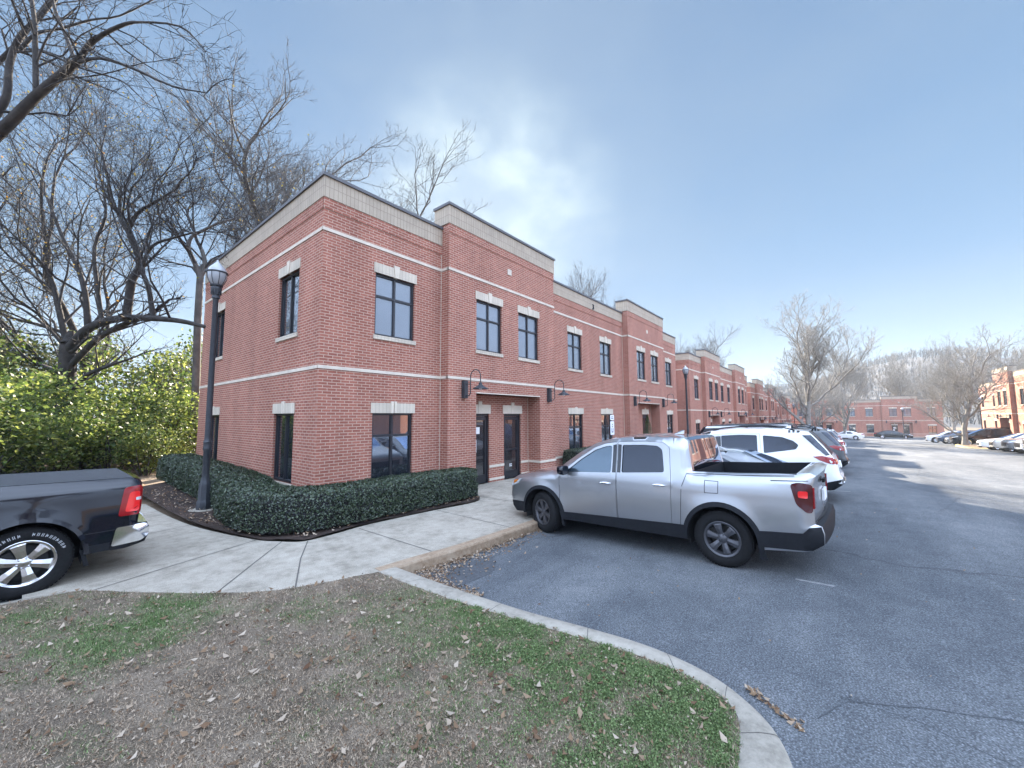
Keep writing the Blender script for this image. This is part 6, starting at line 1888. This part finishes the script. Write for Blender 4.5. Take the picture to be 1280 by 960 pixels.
# clipped hedge
def hedge(name, label, spine, hw, h, n, leaf, zf=lambda x, y: 0.0, group=None):
    root = thing(name, label, 'hedge', group=group)
    sp = [Vector((a, b, 0)) for a, b in smooth_path(spine, 8)]
    seg = np.array([(sp[i + 1] - sp[i]).length for i in range(len(sp) - 1)]); cum = np.concatenate([[0], np.cumsum(seg)])
    TG = [(sp[min(i + 2, len(sp) - 1)] - sp[max(i - 2, 0)]).normalized() for i in range(len(sp))]
    core = MB()
    prof = [(-1, .12), (-1.02, .5), (-.95, .84), (-.80, .95), (0, .99), (.80, .95), (.95, .84), (1.02, .5), (1, .12)]
    def at(u, q, hgt, sc=1.0):
        i = min(len(seg) - 1, int(np.searchsorted(cum, u, 'right') - 1)); f = (u - cum[i]) / seg[i]
        p = sp[i].lerp(sp[i + 1], f); d = TG[i].lerp(TG[i + 1], f).normalized(); nn = Vector((-d.y, d.x, 0))
        return p + nn * q * hw * sc + Vector((0, 0, zf(p.x, p.y) + hgt * h * sc)), nn
    rows = []
    for u in np.linspace(.10, cum[-1] - .10, 60):
        rows.append([tuple(at(u, q, hg, .90)[0]) for q, hg in prof])
    for a, b in zip(rows, rows[1:]):
        for k in range(len(prof) - 1):
            core.quad([a[k], a[k + 1], b[k + 1], b[k]])
    core.quad(rows[0]); core.quad(rows[-1][::-1])
    core.build('twig_core', 'under_dark', root)
    P_, Nn = [], []
    us = rng.uniform(0, cum[-1], n); ks = rng.uniform(0, 1, n); dep = rng.exponential(.025, n)
    pr = np.array(prof); pl = np.concatenate([[0], np.cumsum(np.hypot(np.diff(pr[:, 0]) * hw, np.diff(pr[:, 1]) * h))]); pl /= pl[-1]
    for u, k, de in zip(us, ks, dep):
        q = np.interp(k, pl, pr[:, 0]); hg = np.interp(k, pl, pr[:, 1])
        # both ends are rounded off
        e = min(u, cum[-1] - u)
        if e < .28:
            sh_ = math.sqrt(max(0, 1 - (1 - e / .28) ** 2)) * .45 + .55
            q *= sh_
        p, nn = at(u, q, hg)
        bump = .035 * noise.noise((p.x * 3.2, p.y * 3.2, p.z * 3.2)) + .02 * noise.noise((p.x * 9, p.y * 9, p.z * 9))
        no = (nn * q * .9 + Vector((0, 0, max(0, hg - .55) * 2.4))).normalized()
        p = p + no * (bump - de)
        P_.append(tuple(p)); Nn.append(tuple(no))
    for e_u, sg in ((0.02, -1), (cum[-1] - .02, 1)):      # end caps
        for _ in range(int(n * .05)):
            q, hg = rng.uniform(-.62, .62), rng.uniform(.1, .97)
            p, nn = at(e_u, q, hg)
            d = (Vector((nn.y, -nn.x, 0)) * sg)
            p = p + d * (.06 * math.sqrt(1 - q * q) + .03 * noise.noise((p.x * 4, p.y * 4, p.z * 4)) - rng.exponential(.02))
            P_.append(tuple(p)); Nn.append(tuple(d))
    P_, Nn = np.array(P_), np.array(Nn)
    arrays_mesh('foliage', quads_at(P_, rng.uniform(.7, 1.3, len(P_)) * leaf, .62, .42, Nn), 4, 'hedge_leaf', root)
    return root
hedge('clipped_hedge', 'low clipped dark green hedge wrapping the near corner of the brick office', [(3.85, -.78), (2.0, -.74), (.3, -.74), (-.45, -.66), (-.86, -.15), (-.90, 1.0), (-.70, 2.2), (-.72, 4.6), (-.80, 8.0)], .56, .79, 98000, .038, lambda x, y: max(0, y) * .03)
hedge('clipped_hedge', 'small dark hedge under the window behind the hood of the silver pickup', [(9.6, -.6), (11, -.62), (12.6, -.6)], .45, .9, 9000, .045, lambda x, y: zsw(x))
# thin conifer by the second porch
root = thing('young_conifer', 'thin young conifer beside the second recessed entrance', 'conifer', (16.6, -1.1, zsw(16.6)))
q = []
for k in range(2600):
    z = rng.uniform(.1, 1) ** .8 * 2.3
    r_ = (2.4 - z) * .26 * math.sqrt(rng.uniform(0, 1)); a = rng.uniform(0, 6.28)
    q.append((r_ * math.cos(a), r_ * math.sin(a), z - r_ * .25))
arrays_mesh('foliage', quads_at(np.array(q), .07, .3, .2), 4, 'evergreen_leaf', root)
tubes_mesh('stem', [([(0, 0, -.1), (0.02, 0, 1.1), (0, 0, 2.4)], [.035, .022, .006])], 'bark_dark', root)

# ------------------------------------------------------------------ lawn blades, clover, litter
def blades(n, keep, h0, h1, w, lie, material, name, label, cat):
    acc, got = [], 0
    for _ in range(400):
        m_ = 40000
        rad = 1.6 + rng.uniform(0, 1, m_) ** 1.1 * 8.5
        th = YAW + rng.uniform(-.98, .98, m_)
        X, Y = VIEW_X + rad * np.cos(th), VIEW_Y + rad * np.sin(th)
        ok = (X > -6.5) & (X < -.3) & look(IN, X, Y)
        X, Y = X[ok], Y[ok]
        k = rng.random(len(X)) < keep(look(GG, X, Y))
        X, Y = X[k], Y[k]
        acc.append(np.stack([X, Y, look(LZ, X, Y)], 1)); got += len(X)
        if got >= n: break
    P_ = np.concatenate(acc)[:n]
    n = len(P_)
    a = rng.uniform(0, 6.28, n); l = rng.uniform(0, 1, n) ** .5 * lie
    h = rng.uniform(h0, h1, n)
    d = np.stack([np.cos(a) * np.sin(l), np.sin(a) * np.sin(l), np.cos(l)], 1) * h[:, None]
    s_ = np.stack([-np.sin(a), np.cos(a), np.zeros(n)], 1) * (w * rng.uniform(.6, 1.3, n))[:, None]
    V_ = np.stack([P_ - s_, P_ + s_, P_ + d], 1)
    o = arrays_mesh(name, V_, 3, material)
    tag(o, label, cat, kind='stuff')
blades(150000, lambda g_: 1 - g_ * .75, .010, .034, .0028, 1.5, 'straw', 'dormant_grass', 'dry straw-brown dormant grass over most of the lawn island', 'grass')
blades(70000, lambda g_: g_ ** 1.2, .012, .04, .0035, 1.25, 'grass_green', 'green_grass', 'green patches of low grass near the kerb and on the left of the lawn', 'grass')
def scatter(pts, size, name, label, material='dry_leaf', cat='leaves', aspect=.52, curl=.22, up=.8):
    P_ = np.array(pts)
    P_[:, 2] += .008
    n = len(P_)
    q = quads_at(P_, size, aspect, up, None, curl)
    o = arrays_mesh(name, q, 4, material)
    tag(o, label, cat, kind='stuff')
pts = []
while len(pts) < 7000:
    rad = 1.8 + rng.uniform(0, 1) ** .9 * 8; th = YAW + rng.uniform(-.98, .98)
    x, y = VIEW_X + rad * math.cos(th), VIEW_Y + rad * math.sin(th)
    if inside((x, y), lawn_poly) and rng.random() > .55 * green(x, y):
        pts.append((x, y, lawn_z(x, y) + .012))
pts = np.array(pts)
scatter(pts, rng.uniform(.010, .034, len(pts)) * (1 + (rng.random(len(pts)) > .86) * 1.5), 'lawn_leaves', 'pale and brown fallen leaves lying on the lawn')
q = pts[rng.integers(0, len(pts), 0)] if False else None
# clover leaves
pts = []
while len(pts) < 30000:
    rad = 1.8 + rng.uniform(0, 1) ** .9 * 6; th = YAW + rng.uniform(-.98, .1)
    x, y = VIEW_X + rad * math.cos(th), VIEW_Y + rad * math.sin(th)
    if inside((x, y), lawn_poly) and rng.random() < green(x, y) ** 1.5:
        pts.append((x, y, lawn_z(x, y) + rng.uniform(.0, .022)))
scatter(pts, rng.uniform(.008, .017, len(pts)), 'clover', 'low round-leaved green ground cover near the rounded kerb', 'grass_green', 'ground cover', .8, 0, .5)
# litter against the kerbs
pts = []
for _ in range(1300):
    u = rng.uniform(0, 1); i = int(u * (len(kl) - 1)); a = Vector(kl[i]).lerp(Vector(kl[min(i + 1, len(kl) - 1)]), u * (len(kl) - 1) - i)
    if a.x > 3.2 or (a.x < -.3): continue
    de = rng.exponential(.10) * (1.6 if a.x < 1 else 1)
    pts.append((a.x, a.y - .05 - de, lot(a.x, a.y - .05 - de) + .005 + .05 * math.exp(-de / .08) * rng.random()))
for _ in range(500):
    t_ = rng.uniform(0, 1); a = Vector((-.30, -3.95)).lerp(Vector((-.28, -5.2)), t_)
    pts.append((a.x + rng.exponential(.06 + .12 * (1 - t_) ** 2), a.y, lot(0, a.y) + .006))
for _ in range(70):
    a = -.3 + rng.uniform(0, 1) * .7
    pts.append((-.42 + .38 * a + rng.exponential(.03), -8.38 + .55 * a - rng.exponential(.02), lot(0, -8.3) + .006))
scatter(pts, rng.uniform(.02, .065, len(pts)), 'kerb_leaves', 'brown fallen leaves drifted against the kerbs of the lot')
pts = []
while len(pts) < 2600:
    x, y = rng.uniform(-2.1, 4.2), rng.uniform(-1.6, 6)
    if inside((x, y), mulch_poly) and not (x > -.4 and y > -.2):
        pts.append((x, y, .066 + max(0, y) * .03))
P_ = np.array(pts)
scatter(P_[:1300], rng.uniform(.025, .075, 1300), 'mulch_leaves', 'brown leaves lying on the dark mulch round the hedge')
scatter(P_, rng.uniform(.02, .06, len(P_)), 'mulch_chips', 'dark shredded bark mulch chips under the hedge', 'mulch_chip', 'mulch', .3)
pts = [(rng.uniform(-7, -1.5), rng.uniform(5.3, 11), 0) for _ in range(3500)]
pts = [(x, y, gz(x, y) + .02) for x, y, _ in pts]
scatter(pts, rng.uniform(.05, .11, len(pts)), 'forest_leaves', 'sunlit fallen leaves on the ground before the shrubs')
pts = []
while len(pts) < 70:
    x, y = rng.uniform(-.2, 9), rng.uniform(-11, -4.3)
    pts.append((x, y, lot(x, y) + .002))
scatter(pts, rng.uniform(.02, .05, len(pts)), 'lot_leaves', 'scattered single leaves on the asphalt')

# trees across the lane, behind the photographer: seen only as mirror images in glass and paint
for k, (x, y, s_) in enumerate([(-12, -30, 1.0), (-3, -34, .9), (6, -31, 1.05), (-21, -22, 1.0), (-24, -8, .95)]):
    place(copy_tree(pale1), (x, y, -.2), k * 1.3, 'bare tree across the lane behind the photographer, outside the photo', 'bare trees across the lane', s_)

# ------------------------------------------------------------------ street lamps and signs
m, t, p = new_mat('lamp_glass')
p.inputs['Base Color'].default_value = (0.34, 0.36, 0.39, 1); p.inputs['Roughness'].default_value = 0.25; p.inputs['Coat Weight'].default_value = .6
p.inputs['Subsurface Weight'].default_value = 0.0
def street_lamp(label, loc, h=5.4, group='black post-top street lamps'):
    root = thing('street_lamp', label, 'street lamp', loc, 0, group)
    m = MB(); m.lathe([(0, -.25), (.30, -.25), (.30, .06), (.28, .08), (0, .08)], 24); m.build('footing', 'kerb_concrete', root, True)
    m = MB(); m.lathe([(.0, .08), (.145, .08), (.150, .11), (.150, .24), (.135, .27), (.125, .30), (.118, .62), (.110, .66), (.088, .72), (.075, .80), (.075, .84)], 8); m.build('base', 'lamp_metal', root, True, angle=30)
    m = MB()
    m.lathe([(.070, .80), (.070, 1.40), (.085, 1.42), (.085, 1.46), (.078, 1.50), (.078, 1.58), (.085, 1.60), (.066, 1.64), (.064, 1.70), (.056, h - .95), (.060, h - .94), (.060, h - .90)], 18)
    m.build('post', 'lamp_metal', root, True)
    m = MB(); m.lathe([(.056, h - .92), (.085, h - .90), (.085, h - .86), (.075, h - .84), (.10, h - .72), (.115, h - .66), (.105, h - .62), (.13, h - .60), (.135, h - .575), (.0, h - .57)], 20)
    for k in range(12):
        a = 2 * math.pi * k / 12; m.obox((.10 * math.cos(a), .10 * math.sin(a), h - .73), (.008 * math.cos(a), .008 * math.sin(a), 0), (-.008 * math.sin(a), .008 * math.cos(a), 0), (0, 0, .08))
    m.build('collar', 'lamp_metal', root, True, angle=30)
    m = MB(); m.lathe([(.10, h - .57), (.145, h - .52), (.190, h - .40), (.200, h - .30), (.195, h - .27)], 24); g_ = m.build('globe', 'lamp_glass', root, True)
    m = MB()
    for k in range(8):
        a = 2 * math.pi * k / 8
        m.tube([(r_ * math.cos(a), r_ * math.sin(a), z) for r_, z in ((.108, h - .57), (.150, h - .52), (.196, h - .40), (.206, h - .28))], .007, 5)
    m.lathe([(.196, h - .29), (.215, h - .285), (.215, h - .255), (.196, h - .25)], 24)
    m.build('cage', 'lamp_metal', root, True)
    m = MB(); m.lathe([(.200, h - .255), (.180, h - .19), (.135, h - .12), (.09, h - .08), (.075, h - .05), (.045, h - .03), (.03, h - .01), (.028, h + .02), (.0, h + .05)], 24); m.build('cap', 'lamp_glass', root, True)
    return root
l1 = street_lamp('black street lamp with a glass acorn head at the left end of the clipped hedge', (-1.34, 2.50, .03), 5.9)
for x, y, lab in ((24.4, -.9, 'black street lamp at the gap between the nearest and the second brick office'), (75, -3.2, 'distant street lamp half hidden in the branches of the large bare tree'), (84, -6.5, 'distant street lamp just right of the large bare tree trunk'), (100, -18.0, 'distant street lamp before the right side of the far brick office')):
    place(copy_tree(l1), (x, y, lz(x) + .1), 0, lab, 'black post-top street lamps')
place(copy_tree(l1), (77.0, -23.5, lz(77) + .6), 0, 'street lamp in front of the sunlit orange-brick end wall', 'black post-top street lamps')
# accessible-bay sign before the second low window
root = thing('parking_sign', 'white two-plate parking sign on a thin post before the brick wall', 'sign', (7.25, -3.5, zsw(7.25)))
m = MB(); m.tube([(0, 0, -.1), (0, 0, 2.24)], .025, 8); m.build('post', 'lamp_metal', root, True)
def plate(z0, z1, w, mk):
    a = MB()
    pl = round_poly([(-w, z0), (w, z0), (w, z1), (-w, z1)], .03)
    a.quad([(x, -.034, z) for x, z in pl]); a.quad([(x, -.030, z) for x, z in pl[::-1]])
    o = a.build('plate', 'white_paper', root)
    b = MB()
    for x0, x1, y0, y1 in mk:
        b.box(x0, x1, -.037, -.0345, y0, y1)
    b.build('symbol', 'sign_dark', o)
plate(2.06, 2.22, .13, [(-.08, .08, 2.10, 2.12), (-.06, .06, 2.15, 2.17)])
plate(1.62, 2.03, .13, [(-.06, .06, 1.69, 1.72), (-.06, -.03, 1.72, 1.82), (.03, .06, 1.72, 1.82), (-.03, .03, 1.85, 1.88), (-.02, .02, 1.91, 1.95)])

# ------------------------------------------------------------------ thin winter haze
m = bpy.data.materials.new('haze'); m.use_nodes = True; t = m.node_tree; t.nodes.clear()
out = t.nodes.new('ShaderNodeOutputMaterial'); pv = t.nodes.new('ShaderNodeVolumePrincipled')
pv.inputs['Color'].default_value = (0.80, 0.90, 1.0, 1); pv.inputs['Density'].default_value = 0.00045; pv.inputs['Anisotropy'].default_value = 0.0
t.links.new(pv.outputs[0], out.inputs['Volume'])
MAT['haze'] = m
hb = MB(); hb.box(-425, 785, -605, 485, -12, 78)
o = hb.build('haze', 'haze'); o['kind'] = 'stuff'; o['label'] = 'pale winter haze over the lot and the far hill'
SC.cycles.volume_bounces = 0
